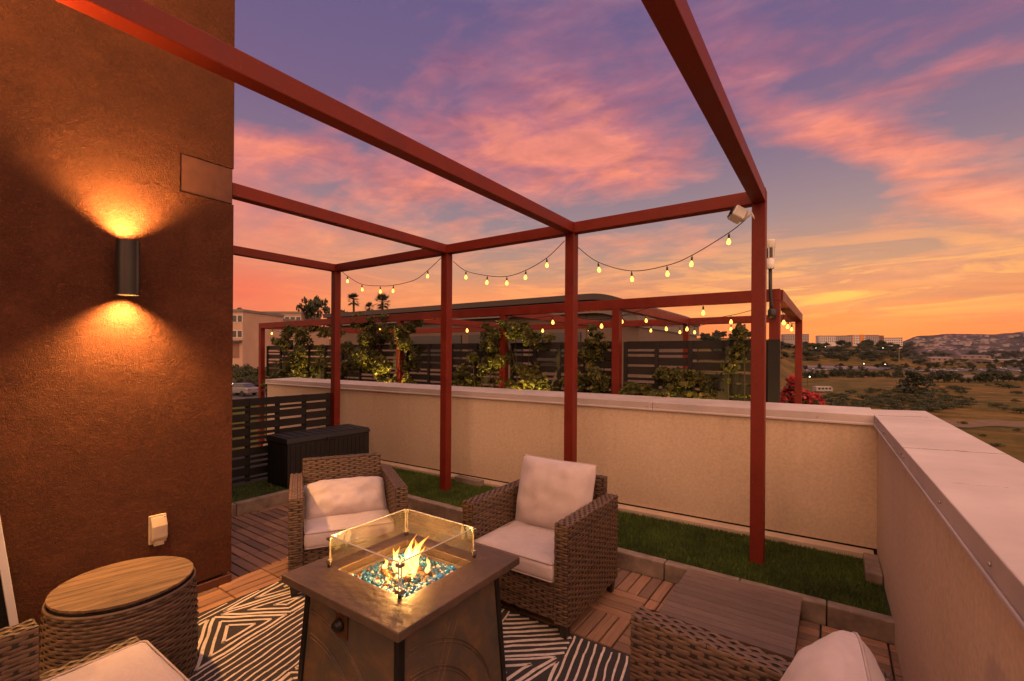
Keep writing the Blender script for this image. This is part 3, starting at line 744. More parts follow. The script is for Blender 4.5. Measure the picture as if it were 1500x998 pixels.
def pillow(name, w, h, t, parent, M4, seed=0, wrinkle=.006, pinch=.06, n=26, flat=2.6, rnd=.035):
    mb = MB(); us = np.linspace(-1, 1, n)
    def P(u, v, s):
        prof = max(0, (1-abs(u)**flat))**.5 * max(0, (1-abs(v)**flat))**.5
        cr = 1 - rnd*abs(u)**5*abs(v)**5
        x = u*w/2*cr*(1 - pinch*(1-abs(v)**2)*abs(u)**4 ); y = v*h/2*cr*(1 - pinch*(1-abs(u)**2)*abs(v)**4)
        z = s*t/2*prof
        q = noise.noise(Vector((u*2.2+seed, v*2.2, s*3.1)))*wrinkle*2.2 + noise.noise(Vector((u*6+seed, v*3.2-seed, s*2.)))*wrinkle
        edge = (1-abs(u)**6)*(1-abs(v)**6)
        return M4 @ Vector((x, y, z + s*q*edge))
    for s in (1, -1):
        V = [tuple(P(u, v, s)) for v in us for u in us]
        f = [(j*n+i, j*n+i+1, (j+1)*n+i+1, (j+1)*n+i) for j in range(n-1) for i in range(n-1)]
        if s < 0: f = [q[::-1] for q in f]
        mb.add(V, f)
    o = mb.build(name, M['cushion'], parent, True)
    k = 18; lp = [(u,-1) for u in np.linspace(-1,1,k)[:-1]] + [(1,v) for v in np.linspace(-1,1,k)[:-1]] + [(u,1) for u in np.linspace(1,-1,k)[:-1]] + [(-1,v) for v in np.linspace(1,-1,k)[:-1]]
    pm = MB(); pm.loop([tuple(P(u, v, 1)) for u, v in lp], .0042, 6); pm.build('piping', M['piping'], o, True)
    return o
def box_cushion(name, x0, x1, y0, y1, z0, z1, parent, seed=0, r=.022, crown=.016):
    n = 22; mb = MB(); V = {}; verts = []; faces = []
    cx, cy, cz = (x0+x1)/2, (y0+y1)/2, (z0+z1)/2; hx, hy, hz = (x1-x0)/2, (y1-y0)/2, (z1-z0)/2
    def P(a, b, c):
        key = (round(a,4), round(b,4), round(c,4))
        if key in V: return V[key]
        p = np.array((a*hx, b*hy, c*hz)); inn = np.clip(p, (-hx+r,-hy+r,-hz+r), (hx-r,hy-r,hz-r)); d = p - inn; L = np.linalg.norm(d)
        if L > 1e-9: p = inn + d/L*r
        cr = crown*(1-a**4)*(1-b**4)*(1 if c > .9 else (0 if c > -.9 else -.2))
        wob = noise.noise(Vector((a*2+seed, b*2, c)))*.008 + noise.noise(Vector((a*5+seed, b*5, c*2)))*.003
        p[2] += cr + (wob if c > 0 else 0); bul = .006*(1-c*c)
        p[0] += math.copysign(bul, a)*(abs(a) > .99); p[1] += math.copysign(bul, b)*(abs(b) > .99)
        V[key] = len(verts); verts.append((p[0]+cx, p[1]+cy, p[2]+cz)); return V[key]
    L = np.linspace(-1, 1, n+1); Lz = np.linspace(-1, 1, 7)
    L = np.sign(L)*np.abs(L)**.75
    for i in range(n):
        for j in range(n):
            for c, fl in ((1, 0), (-1, 1)):
                q = [P(L[i],L[j],c), P(L[i+1],L[j],c), P(L[i+1],L[j+1],c), P(L[i],L[j+1],c)]; faces.append(q[::-1] if fl else q)
    for i in range(n):
        for k in range(6):
            for s in (-1, 1):
                q = [P(L[i],s,Lz[k]), P(L[i+1],s,Lz[k]), P(L[i+1],s,Lz[k+1]), P(L[i],s,Lz[k+1])]; faces.append(q if s < 0 else q[::-1])
                q = [P(s,L[i],Lz[k]), P(s,L[i+1],Lz[k]), P(s,L[i+1],Lz[k+1]), P(s,L[i],Lz[k+1])]; faces.append(q[::-1] if s < 0 else q)
    mb.add(verts, faces); o = mb.build(name, M['cushion'], parent, True)
    for c in (.86, -.86):
        lp = [(a,-1) for a in L[:-1]] + [(1,b) for b in L[:-1]] + [(a,1) for a in L[::-1][:-1]] + [(-1,b) for b in L[::-1][:-1]]
        pts = []
        for a, b in lp:
            p = np.array((a*hx, b*hy, c*hz)); inn = np.clip(p, (-hx+r,-hy+r,-9), (hx-r,hy-r,9)); d = p-inn; l2 = np.linalg.norm(d); p = inn + d/max(l2,1e-9)*(r-.001)
            pts.append((p[0]+cx, p[1]+cy, p[2]+cz + (.004 if c > 0 else 0)))
        pm = MB(); pm.loop(pts, .0042, 6); pm.build('piping', M['piping'], o, True)
    return o

def make_chair(label, loc, rotz, cushion, arm_front=-.36, arm_h=.65, seed=0):
    t = thing('wicker_armchair', label, 'armchair', loc, rotz, 'wicker armchairs round the fire table')
    XO, XI = .387, .302
    for s in (-1, 1):
        x0, x1 = sorted((s*XO, s*XI))
        weave_box(x0, x1, arm_front, .36, .085, arm_h, t, 'arm', 'LRFBT')
        if arm_front > -.3: weave_box(x0, x1, -.36, arm_front-.004, .085, .395, t, 'arm_wing', 'LRFT')
    # back between the arms, slightly raked
    mb = MB(); Mb = Matrix.Translation((0,.325,.36)) @ Matrix.Rotation(math.radians(-4),4,'X')
    o, u, v, n = (-.30,-.03,-.06), (1,0,0), (0,0,1), (0,-1,0)
    def T(p): return tuple(Mb @ Vector(p))
    def D(p): return tuple(Mb.to_3x3() @ Vector(p))
    weave(mb, T((-.30,-.03,-.27)), D((1,0,0)), D((0,0,1)), D((0,-1,0)), .60, .675)
    weave(mb, T((-.30,.03,-.27)), D((1,0,0)), D((0,0,1)), D((0,1,0)), .60, .675)
    weave(mb, T((-.30,-.03,.405)), D((1,0,0)), D((0,1,0)), D((0,0,1)), .60, .06, .017, .032)
    for s in (-1, 1): weave(mb, T((s*.30,-.03,-.27)), D((0,1,0)), D((0,0,1)), D((s,0,0)), .06, .675, .0205, .03)
    bo = mb.build('backrest', M['wicker'], t, True)
    c = MB(); c.box(-.299,.299,-.029,.029,-.268,.404, M=Mb); c.build('frame_core', M['wicker_dark'], bo, bevel=.004)
    weave_box(-.30, .30, -.335, .29, .085, .30, t, 'seat_base', 'F')
    for sx in (-1, 1):
        for sy in (-1, 1):
            g = MB(); x, y = sx*.352, sy*.325
            g.hexa([(x-.019,y-.019,0),(x+.019,y-.019,0),(x+.019,y+.019,0),(x-.019,y+.019,0),(x-.027,y-.027,.0845),(x+.027,y-.027,.0845),(x+.027,y+.027,.0845),(x-.027,y+.027,.0845)])
            g.build('leg', M['leg'], t, bevel=.003)
    box_cushion('seat_cushion', -.292, .292, -.365, .26, .305, .415, t, seed)
    if cushion == 'upright':
        pillow('back_cushion', .60, .50, .24, t, Matrix.Translation((0,.165,.632)) @ Matrix.Rotation(math.radians(-13),4,'X') @ Matrix.Rotation(PI/2,4,'X'), seed, .008, .05)
    elif cushion == 'slumped':
        pillow('back_cushion', .60, .33, .27, t, Matrix.Translation((0,.045,.49)) @ Matrix.Rotation(math.radians(-48),4,'X') @ Matrix.Rotation(PI/2,4,'X'), seed, .016, .03, flat=3.4)
    elif cushion == 'near':
        pillow('back_cushion', .60, .52, .22, t, Matrix.Translation((0.0,.245,.632)) @ Matrix.Rotation(math.radians(8),4,'Z') @ Matrix.Rotation(math.radians(-24),4,'X') @ Matrix.Rotation(PI/2,4,'X'), seed, .010, .015, flat=3.2, rnd=.09)
    return t
make_chair('wicker armchair with its back cushion slumped low, facing the fire table from the back left', (-3.04,2.185,.001), math.radians(59.3), 'slumped', seed=3.3)
make_chair('wicker armchair with upright back cushion, right of the flames before the wall', (-1.61,2.675,.001), 0, 'upright', seed=8.1)
make_chair('wicker armchair cut off at the bottom right with tall pale cushion', (-.28,1.33,.001), math.radians(-94.6), 'near', seed=5.7)
make_chair('wicker armchair at the bottom left corner with only seat cushion showing', (-2.06,.36,.001), PI, 'none', -.05, .612, seed=1.9)

# ------------------------------------------------------------------ round wicker side table
def stool():
    t = thing('side_table', 'round wicker side table with wooden top beside the brown wall', 'side table', (-2.815,.785,0))
    H = .472; rows = 29; mb = MB(); K = 24; A = np.linspace(0, 2*PI, K*8+1)
    def rad(z): q = z/H; return .272 + .020*math.sin(PI*min(1,max(0,(1-q)*.62+.12)))
    for j in range(rows):
        z = (j+.5)*H/rows; w = H/rows*.47*RNG.uniform(.85,1.1); off = .0036*np.sin(A*K + j*PI) + .0016 + RNG.normal(0,.0005,len(A)); off[-1] = off[0]
        V = []
        for dz, dn in ((-w,-.0022),(-w*.45,0),(w*.45,0),(w,-.0022)):
            r = rad(z+dz) + off + dn; V.append(np.stack([r*np.cos(A), r*np.sin(A), np.full(len(A), z+dz)], 1))
        V = np.stack(V, 1).reshape(-1,3); i = np.arange(len(A)-1)*4
        # break each round into a few strands so tones change round the drum
        cut = RNG.integers(0, len(A)-1)
        sel = np.concatenate([np.stack([i+q, i+4+q, i+5+q, i+1+q], 1) for q in range(3)]); mb.addq(V, sel)
    rim = rad(H)
    mb.lathe([(rim+.002,H-.006),(rim+.005,H+.002),(rim+.001,H+.009),(rim-.006,H+.009),(rim-.008,H)], 64)
    b = mb.build('wicker_drum', M['wicker'], t, True)
    c = MB(); c.lathe([(rad(0)-.004,.004),(rad(H*.3)-.004,H*.3),(rad(H*.6)-.004,H*.6),(rim-.004,H)], 48); c.build('drum_core', M['wicker_dark'], b, True)
    r = MB(); r.lathe([(.268,H),(.268,H+.022)], 56); r.build('top_rim', M['lens'], t)
    # planked round top
    w = MB(); R_ = .273; n = 9; pw = 2*R_/n
    for k in range(n):
        a, b_ = -R_+k*pw+.0011, -R_+(k+1)*pw-.0011; pts = []
        m = 7
        ys = np.linspace(a, b_, m)
        right = [(math.sqrt(max(0,R_**2-y*y)), y) for y in ys]; left = [(-x, y) for x, y in right[::-1]]
        poly = [p for p in right+left]
        cl = []
        for p in poly:
            if not cl or math.hypot(p[0]-cl[-1][0], p[1]-cl[-1][1]) > 1e-4: cl.append(p)
        w.prism(cl, H+.0225, H+.034+RNG.uniform(-.0005,.0005), 'z')
    o = w.build('table_top', M['stool_wood'], t, bevel=.0012); o.rotation_euler.z = math.radians(78)
stool()

# ------------------------------------------------------------------ fire table
def fire_table():
    X0, X1, Y0, Y1, ZT = -2.012, -1.252, 1.113, 1.878, .63
    cx, cy = (X0+X1)/2, (Y0+Y1)/2; hx, hy = (X1-X0)/2, (Y1-Y0)/2
    t = thing('fire_table', 'square bronze topped gas fire table burning in the middle of the rug', 'fire pit', (cx, cy, .0085))
    Z = lambda z: z - .0085
    ix0, ix1, iy0, iy1 = -.218, .218, -.205, .205      # opening
    mb = MB()
    def ring(z0, z1, ox, oy, mb):
        mb.box(-ox, ox, -oy, iy0, z0, z1); mb.box(-ox, ox, iy1, oy, z0, z1); mb.box(-ox, ix0, iy0, iy1, z0, z1); mb.box(ix1, ox, iy0, iy1, z0, z1)
    # one top with a hole (grid of 3 x 3 without the middle)
    xs, ys = [-hx, ix0, ix1, hx], [-hy, iy0, iy1, hy]
    z0, z1 = Z(ZT-.036), Z(ZT)
    V = [(x, y, z) for z in (z0, z1) for y in ys for x in xs]; I = lambda i, j, k: k*16 + j*4 + i
    F = []
    for j in range(3):
        for i in range(3):
            if i == 1 and j == 1: continue
            F += [(I(i,j,1),I(i+1,j,1),I(i+1,j+1,1),I(i,j+1,1)), (I(i,j,0),I(i,j+1,0),I(i+1,j+1,0),I(i+1,j,0))]
    for i in range(3): F += [(I(i,0,0),I(i+1,0,0),I(i+1,0,1),I(i,0,1)), (I(i+1,3,0),I(i,3,0),I(i,3,1),I(i+1,3,1)), (I(0,i+1,0),I(0,i,0),I(0,i,1),I(0,i+1,1)), (I(3,i,0),I(3,i+1,0),I(3,i+1,1),I(3,i,1))]
    F += [(I(1,1,1),I(2,1,1),I(2,1,0),I(1,1,0)), (I(2,2,1),I(1,2,1),I(1,2,0),I(2,2,0)), (I(1,2,1),I(1,1,1),I(1,1,0),I(1,2,0)), (I(2,1,1),I(2,2,1),I(2,2,0),I(2,1,0))]
    mb.add(V, F); mb.build('table_top', M['bronze'], t, bevel=.004)
    # burner tray below the opening
    b = MB(); d = Z(ZT-.075)
    b.box(ix0-.004, ix1+.004, iy0-.004, iy1+.004, d-.012, d)
    for a in ((ix0-.002,ix0+.004,iy0,iy1),(ix1-.004,ix1+.002,iy0,iy1),(ix0+.004,ix1-.004,iy0-.002,iy0+.004),(ix0+.004,ix1-.004,iy1-.004,iy1+.002)): b.box(*a, d+.0005, Z(ZT-.0365))
    for a in ((ix0+.0045,ix0+.022,iy0+.0045,iy1-.0045),(ix1-.022,ix1-.0045,iy0+.0045,iy1-.0045),(ix0+.0225,ix1-.0225,iy0+.0045,iy0+.022),(ix0+.0225,ix1-.0225,iy1-.022,iy1-.0045)): b.box(*a, d+.031, d+.034)
    b.build('burner_tray', M['tray'], t)
    # stones
    g = MB()
    def pebble(c, r, mi):
        M4 = Matrix.Translation(c) @ Matrix.Rotation(RNG.uniform(0,6),4,'Z') @ Matrix.Rotation(RNG.uniform(-.8,.8),4,'X') @ Matrix.Diagonal((RNG.uniform(.8,1.5), RNG.uniform(.7,1.1), RNG.uniform(.55,.9), 1))
        seg = 8; pr = [(0,-1),(.6,-.8),(1,-.1),(.85,.5),(.4,.93),(0,1)]
        g.lathe([(a*r, b_*r) for a, b_ in pr], seg, mi, M=M4)
    n = 0
    for k in range(1250):
        x, y = RNG.uniform(ix0+.02, ix1-.02), RNG.uniform(iy0+.02, iy1-.02)
        rr = math.hypot(x, y); hump = .016*math.exp(-(rr/.12)**2)
        r = RNG.uniform(.0068,.0118); q = RNG.random()
        mi = 0 if q < .68 else (1 if q < .86 else 2)
        if rr < .08 and RNG.random() < .45: mi = 2
        pebble((x, y, d+.020+hump+RNG.uniform(-.004,.012)), r, mi)
    s = g.build('fire_glass', [M['blue_glass'], M['white_glass'], M['brown_stone']], t, True); tag(s, kind='stuff')
    for c, r in (((-.085,-.05,.040),.022),((-.04,-.075,.040),.019),((.045,-.04,.042),.021),((.02,.06,.042),.020),((-.055,.035,.042),.019),((.085,.03,.040),.018)):
        q = MB(); q.lathe([(a*r, b_*r) for a, b_ in ((0,-1),(.6,-.8),(1,-.1),(.9,.45),(.45,.92),(0,1))], 14, M=Matrix.Translation((c[0],c[1],d+c[2])) @ Matrix.Rotation(RNG.uniform(-1,1),4,'Y') @ Matrix.Diagonal((1.35,.85,.75,1)))
        q.build('lava_stone', M['brown_stone'], t, True)
    # flames
    f0 = d + .045
    for k, (x, y, h, r, lx, ly) in enumerate(((-.055,-.02,.105,.017,.012,.0),(-.02,.02,.13,.020,.035,.02),(.025,.03,.165,.022,.05,.03),(.055,.0,.13,.019,.03,.02),(.0,-.03,.085,.020,-.012,.0),(-.09,-.05,.06,.014,.01,0),(.09,.045,.075,.013,.012,.01),(.035,-.045,.07,.016,.02,0),(-.03,.06,.09,.014,.01,.01),(-.075,.015,.10,.010,.008,-.01),(.005,.045,.13,.012,-.015,.01),(.045,.02,.155,.010,.02,-.01),(-.035,-.035,.12,.011,.02,-.01),(.07,-.02,.095,.011,-.01,.01),(.02,.0,.18,.012,.03,.015))):
        m = MB(); pts = []; rs = []
        for i in range(15):
            u = i/14; w = math.sin(u*5.2+k)*.012*u
            pts.append((x + lx*u*u + w, y + ly*u*u + w*.6, f0 + h*u)); rs.append(max(.0007, r*(math.sin(PI*min(1,(u*.86+.14)))**.9)*(1-u*.62)*(1+.55*noise.noise(Vector((k*3.1,u*5.5,.3))))))
        m.tube(pts, rs, 9); m.build('flame', M['flame'], t, True)
    l = bpy.data.lights.new('fire_light', 'POINT'); l.energy = 21; l.color = (1,.47,.12); l.shadow_soft_size = .05
    o = bpy.data.objects.new('fire_light', l); COL.objects.link(o); o.parent = t; o.location = (.01,0,f0+.09)
    # flared body: four slate panels in a dark steel frame
    tx, ty, bx_, by_ = .300, .305, .335, .338; zt, zb = Z(ZT-.0362), .0
    def lerp(z): a = (zt-z)/(zt-zb); return tx+(bx_-tx)*a, ty+(by_-ty)*a
    zp0 = .055
    for sx in (-1, 1):
        for sy in (-1, 1):
            m = MB(); (ax, ay), (ex, ey) = lerp(zb), lerp(zt); w = .026
            v = lambda X, Y, z: [(sx*(X-w),sy*(Y-w),z),(sx*(X+.004),sy*(Y-w),z),(sx*(X+.004),sy*(Y+.004),z),(sx*(X-w),sy*(Y+.004),z)]
            q = v(ax,ay,zb)+v(ex,ey,zt)
            if sx*sy < 0: q = [q[i] for i in (1,0,3,2,5,4,7,6)]
            m.hexa(q); m.build('corner_post', M['dark_metal'], t, bevel=.003)
    def panel(axis, s):
        m = MB(); (ax, ay), (ex, ey) = lerp(zb+.02), lerp(zt-.001); w = .027
        if axis == 'x':
            q = [(ax-.016,-ay+w,zb+.02),(ax-.004,-ay+w,zb+.02),(ax-.004,ay-w,zb+.02),(ax-.016,ay-w,zb+.02),(ex-.016,-ey+w,zt-.001),(ex-.004,-ey+w,zt-.001),(ex-.004,ey-w,zt-.001),(ex-.016,ey-w,zt-.001)]
            q = [(s*p[0],p[1],p[2]) for p in q]
        else:
            q = [(-ax+w,-ay+.004,zb+.02),(ax-w,-ay+.004,zb+.02),(ax-w,-ay+.016,zb+.02),(-ax+w,-ay+.016,zb+.02),(-ex+w,-ey+.004,zt-.001),(ex-w,-ey+.004,zt-.001),(ex-w,-ey+.016,zt-.001),(-ex+w,-ey+.016,zt-.001)]
            q = [(p[0],-s*p[1]*1,p[2]) for p in q] if s > 0 else q
        if s > 0 and axis == 'y' or s < 0 and axis == 'x': q = [q[i] for i in (1,0,3,2,5,4,7,6)]
        m.hexa(q); o = m.build('side_panel', M['slate'], t)
        # raised arcs pressed into the panel
        for R_ in (.52, .42):
            pts = []
            for a in np.linspace(.02, 1.45, 22):
                u = -.27 + R_*math.sin(a); z = -.06 + R_*math.cos(a)
                if z < .03 or abs(u) > lerp(z)[1]-.05 or z > zt-.03: continue
                X = lerp(z)[0 if axis == 'x' else 1] - .0025
                pts.append((s*X, u, z) if axis == 'x' else (u, s*X, z))
            if len(pts) > 2:
                for dd in (-.009, .009):
                    am = MB(); am.tube([(p[0], p[1], p[2]+dd) for p in pts], .0034, 6); am.build('arc_rib', M['slate'], o, True)
        if axis == 'x':
            for a in (.42, .50):
                am = MB(); pts = []
                for R_ in np.linspace(.05,.60,12):
                    u = -.27 + R_*math.sin(a); z = -.06 + R_*math.cos(a)
                    if .03 < z < zt-.03 and abs(u) < lerp(z)[1]-.05: pts.append((s*(lerp(z)[0]-.003), u, z))
                if len(pts) > 2: am.tube(pts, .003, 6); am.build('cross_rib', M['slate'], o, True)
    for s in (-1, 1): panel('x', s); panel('y', s)
    # control plate with knob on the near left face
    px_, pz = -.015, Z(.50); yy = -lerp(pz)[1] - .002
    m = MB(); m.box(-.078,.0,yy-.006,yy+.004,pz-.065,pz+.075); m.build('control_plate', M['bronze_trim'], t, bevel=.004)
    k = MB(); Mk = Matrix.Translation((-.043,yy-.0062,pz-.01)) @ Matrix.Rotation(PI/2,4,'X'); k.lathe([(.027,0),(.026,.01),(.021,.013),(.020,.026),(.016,.03)], 20, M=Mk); k.build('gas_knob', M['dark_metal'], t, True, bevel=0)
    k = MB(); k.lathe([(.011,0),(.011,.006),(.008,.009)], 14, M=Matrix.Translation((-.048,yy-.0062,pz+.05)) @ Matrix.Rotation(PI/2,4,'X')); k.build('igniter_button', M['clamp'], t, True)
    # glass wind guard
    gx0, gx1, gy0, gy1 = -1.908-cx, -1.427-cx, 1.276-cy, 1.750-cy; gz0, gz1 = Z(ZT+.018), Z(ZT+.140); th = .006
    e = .012
    for a in ((gx0+e,gx1-e,gy0,gy0+th),(gx0+e,gx1-e,gy1-th,gy1),(gx0,gx0+th,gy0+e,gy1-e),(gx1-th,gx1,gy0+e,gy1-e)):
        p = MB(); p.box(*a, gz0, gz1); o = p.build('glass_pane', M['guard_glass'], t)
        q = MB(); w = .0006; q.box(a[0]-w, a[1]+w, a[2]-w, a[3]+w, gz1+.0004, gz1+.0026); q.build('polished_edge', M['glass_edge'], o)
        q = MB()
        if a[1]-a[0] > .1: q.box(a[0]-.003,a[0]-.0005,a[2],a[3],gz0,gz1); q.box(a[1]+.0005,a[1]+.003,a[2],a[3],gz0,gz1)
        else: q.box(a[0],a[1],a[2]-.003,a[2]-.0005,gz0,gz1); q.box(a[0],a[1],a[3]+.0005,a[3]+.003,gz0,gz1)
        q.build('side_edge', M['glass_edge'], o)
    for x, sx in ((gx0,-1),(gx1,1)):
        for y, sy in ((gy0,-1),(gy1,1)):
            for z, hh in ((gz0+.006,.016),(gz1-.010,.014)):
                c = MB()
                xa, xb = sorted((x+sx*.006, x-sx*.022)); ya, yb = sorted((y+sy*.006, y-sy*.002)); c.box(xa,xb,ya,yb,z-hh/2,z+hh/2)
                xa, xb = sorted((x+sx*.006, x-sx*.002)); ya, yb = sorted((y-sy*.0022, y-sy*.022)); c.box(xa,xb,ya,yb,z-hh/2,z+hh/2)
                c.build('corner_clamp', M['clamp'], t, bevel=.0015)
            f = MB(); f.lathe([(.009,Z(ZT)),(.008,Z(ZT)+.012)], 12, c=(x-sx*.004,y-sy*.004,0)); f.build('guard_foot', M['dark_metal'], t, True)
fire_table()

# ------------------------------------------------------------------ slatted step box in front of the turf
def slat_box():
    t = thing('slatted_step', 'low slatted composite step box against the edging blocks', 'step box', (-.5,3.02,0))
    x0, x1, y0, y1, z1 = -.335, .338, -.36, .35, .135
    mb = MB(); n = 11; w = (y1-y0)/n
    for k in range(n): mb.box(x0, x1, y0+k*w+.0022, y0+(k+1)*w-.0022, z1-.018, z1)
    mb.build('slat_top', M['composite'], t, bevel=.002)
    b = MB(); b.box(x0+.012, x1-.010, y0+.012, y1-.012, .0015, z1-.0185); b.build('box_frame', M['leg'], t)
    for yy in (y0+.004, y1-.030):
        e = MB(); e.box(x0+.001, x1-.001, yy, yy+.026, .003, .05); e.build('side_rail', M['composite'], t, bevel=.002)
slat_box()

# ------------------------------------------------------------------ low slat fence and storage box
def slat_fence(t, y0, y1, X, z0, z1, bays, mat, pitch=.083, gap=.024, skip=None, seed=1):
    rg = np.random.default_rng(seed); w = (y1-y0)/bays
    for k in range(bays+1):
        p = MB(); yy = y0 + k*w; p.box(X-.045, X-.0005, yy-.021, yy+.021, z0-.02, z1); p.build('fence_post', mat, t)
    for k in range(bays):
        m = MB(); a, b = y0+k*w+.002, y0+(k+1)*w-.002
        z = z0; off = 0
        m.box(X, X+.018, a, b, z1-.088, z1)
        zc = z1-.088
        while zc > z0+.02:
            typ = rg.integers(0, 3) if zc < z1-.1 else k % 2
            g = gap*rg.uniform(.8,1.25)
            h = (.035 if typ == 1 else .088); zb = max(z0, zc-g-h)
            m.box(X, X+.018, a, b, zb, zc-g); zc = zb
        m.build('slat_panel', mat, t)
tf = thing('slat_fence', 'low black slatted fence between the house corner and the first red post', 'fence', (0,0,0))
slat_fence(tf, 2.02, 3.78, -5.65, .125, 1.08, 5, M['fence_black'], seed=4)
def storage():
    t = thing('storage_box', 'black resin deck storage box with planked front by the low fence', 'storage box', (-5.25,3.40,.0935))
    x0, x1, y0, y1 = -.215, .215, -.55, .56; H = .50
    mb = MB(); mb.box(x0, x1, y0, y1, .0, H)
    n = 17; w = (y1-y0-.06)/n
    for k in range(n): mb.box(x1+.0005, x1+.007, y0+.03+k*w+.003, y0+.03+(k+1)*w-.003, .03, H-.03)
    for k in range(6): ww = (x1-x0-.06)/6; mb.box(x0+.03+k*ww+.003, x0+.03+(k+1)*ww-.003, y0-.007, y0-.0005, .03, H-.03)
    mb.build('box_body', M['black_plastic'], t, bevel=.006)
    l = MB(); l.hexa([(x0-.012,y0-.014,H+.001),(x1+.014,y0-.014,H+.001),(x1+.014,y1+.014,H+.001),(x0-.012,y1+.014,H+.001),(x0,y0,H+.062),(x1-.01,y0,H+.052),(x1-.01,y1,H+.052),(x0,y1,H+.062)])
    for k in range(9): ww = (y1-y0-.06)/9; l.hexa([(x0+.02,y0+.03+k*ww+.006,H+.0615),(x1-.03,y0+.03+k*ww+.006,H+.0535),(x1-.03,y0+.03+(k+1)*ww-.006,H+.0535),(x0+.02,y0+.03+(k+1)*ww-.006,H+.0615),(x0+.02,y0+.03+k*ww+.01,H+.068),(x1-.03,y0+.03+k*ww+.01,H+.060),(x1-.03,y0+.03+(k+1)*ww-.01,H+.060),(x0+.02,y0+.03+(k+1)*ww-.01,H+.068)])
    l.build('box_lid', M['black_plastic'], t, bevel=.008)
    h = MB(); h.box(x1+.0155, x1+.03, -.07,.07, H-.02, H+.022); h.build('lid_latch', M['black_plastic'], t, bevel=.005)
storage()
# ------------------------------------------------------------------ neighbour's terrace beyond the parapet
NY = 5.05; NX = [-10.075, -5.770, -3.725, -2.120, -.529]; NZ0, NZ1 = 2.140, 2.253; NB = 8.15
def neighbour():
    b = MB(); b.box(-10.4, -.25, 4.99, 8.6, -9, -.62); o = b.build('neighbour_terrace_floor', M['concrete']); tag(o, kind='structure')
    t = thing('pergola', 'lower red steel pergola of the next terrace, hung with bulbs and vines', 'pergola', (0,0,0))
    W = .0905
    for i, x in enumerate(NX):
        m = MB(); m.box(x, x+W, NY, NY+W, -.62, NZ0-.0005); m.build('post', M['red'], t, bevel=.004)
    for x in (NX[0], NX[3]-.02, NX[4]+.02):
        m = MB(); m.box(x, x+W, NB, NB+W, -.62, NZ0-.0005); m.build('post', M['red'], t, bevel=.004)
    m = MB(); m.box(NX[0], NX[4]+W, NY, NY+W, NZ0, NZ1); m.build('beam', M['red'], t, bevel=.004)
    m = MB(); m.box(NX[0], NX[4]+W+.02, NB, NB+W, NZ0, NZ1); m.build('beam', M['red'], t, bevel=.004)
    for x in NX:
        m = MB(); m.box(x+.001, x+W+.019 if x == NX[4] else x+W-.001, NY+W+.001, NB-.001, NZ0+.001, NZ1-.001); m.build('beam', M['red'], t, bevel=.004)
    # fence panels in the bays, upright boards at the joints
    f = thing('slat_fence', 'long black slatted fence of the next terrace beyond the parapet', 'fence', (0,0,0))
    rg = np.random.default_rng(5)
    def bay(x0, x1, n, y=5.19):
        w = (x1-x0)/n
        for k in range(n+1):
            p = MB(); xx = x0+k*w; p.box(xx-.022, xx+.022, y-.025, y-.0005, -.6, 1.77); p.build('fence_post', M['fence_black'], f)
        for k in range(n):
            m = MB(); a, b_ = x0+k*w+.001, x0+(k+1)*w-.001; z = 1.775; first = True
            while z > .35:
                h = .088; m.box(a, b_, y, y+.018, z-h, z); z -= h
                r = rg.random(); z -= .027 if r < .6 else .036
                if r > .55: m.box(a, b_, y, y+.018, z-.030, z); z -= .030+.030
            m.build('slat_panel', M['fence_black'], f)
    bay(-9.95, -5.80, 8); bay(-5.64, -3.76, 4); bay(-3.60, -2.15, 4); bay(-2.0, -.56, 4)
    p = thing('dark_post', 'tall dark timber end post beside the last red post of the next terrace', 'post', (NX[4]+.045, NY-.03, -.62))
    m = MB(); m.box(-.048, .052, -.012, .012, 0, 2.385); m.build('timber', M['fence_black'], p, bevel=.003)
    c = MB(); c.box(-.052, .056, -.016, .016, 2.386, 2.394); c.build('post_cap', M['black_metal'], p)
neighbour()

def string_far(name_lab, pts, bulbs, group):
    t = thing('string_lights', name_lab, 'string lights', (0,0,0), group=group)
    hang_string(t, pts, bulbs, .004, 'bulb_far', 1.0)
G2 = 'string lights on the next terrace'
A = [atY(*q, 5.28) for q in ((600,475),(684,476),(724,478),(809,463),(881,468),(975,446),(1030,447),(1100,443))]
string_far('bulb string under the front beam of the next terrace pergola', A, (1,3,4,6), G2)
B = [atY(*q, 6.4) for q in ((560,474),(602,474),(646,480),(720,482),(795,477),(862,474),(912,463),(946,461),(975,473),(1007,473),(1071,462),(1100,455))]
string_far('bulb string sagging across the middle of the next terrace', B, (1,3,4,5,6,7,8,9,10), G2)
C_ = [atY(*q, 7.6) for q in ((860,464),(900,470),(954,477),(996,479),(1017,479),(1050,472),(1071,474),(1100,468))]
string_far('bulb string along the back beam of the next terrace', C_, (2,3,4,6), G2)
D_ = [at(*q) for q in ((1144,452,5.0),(1148,462,5.25),(1155,469,5.9),(1160,474,6.6),(1165,474,7.1))]
string_far('three bulbs under the right side beam of the next terrace', D_, (1,2,3), G2)
E_ = [atY(*q, 5.30) for q in ((392,482),(399,483),(440,492),(510,470),(538,479),(556,474),(590,478))]
string_far('bulb string among the leaves at the left end of the next terrace', E_, (1,4,5), G2)

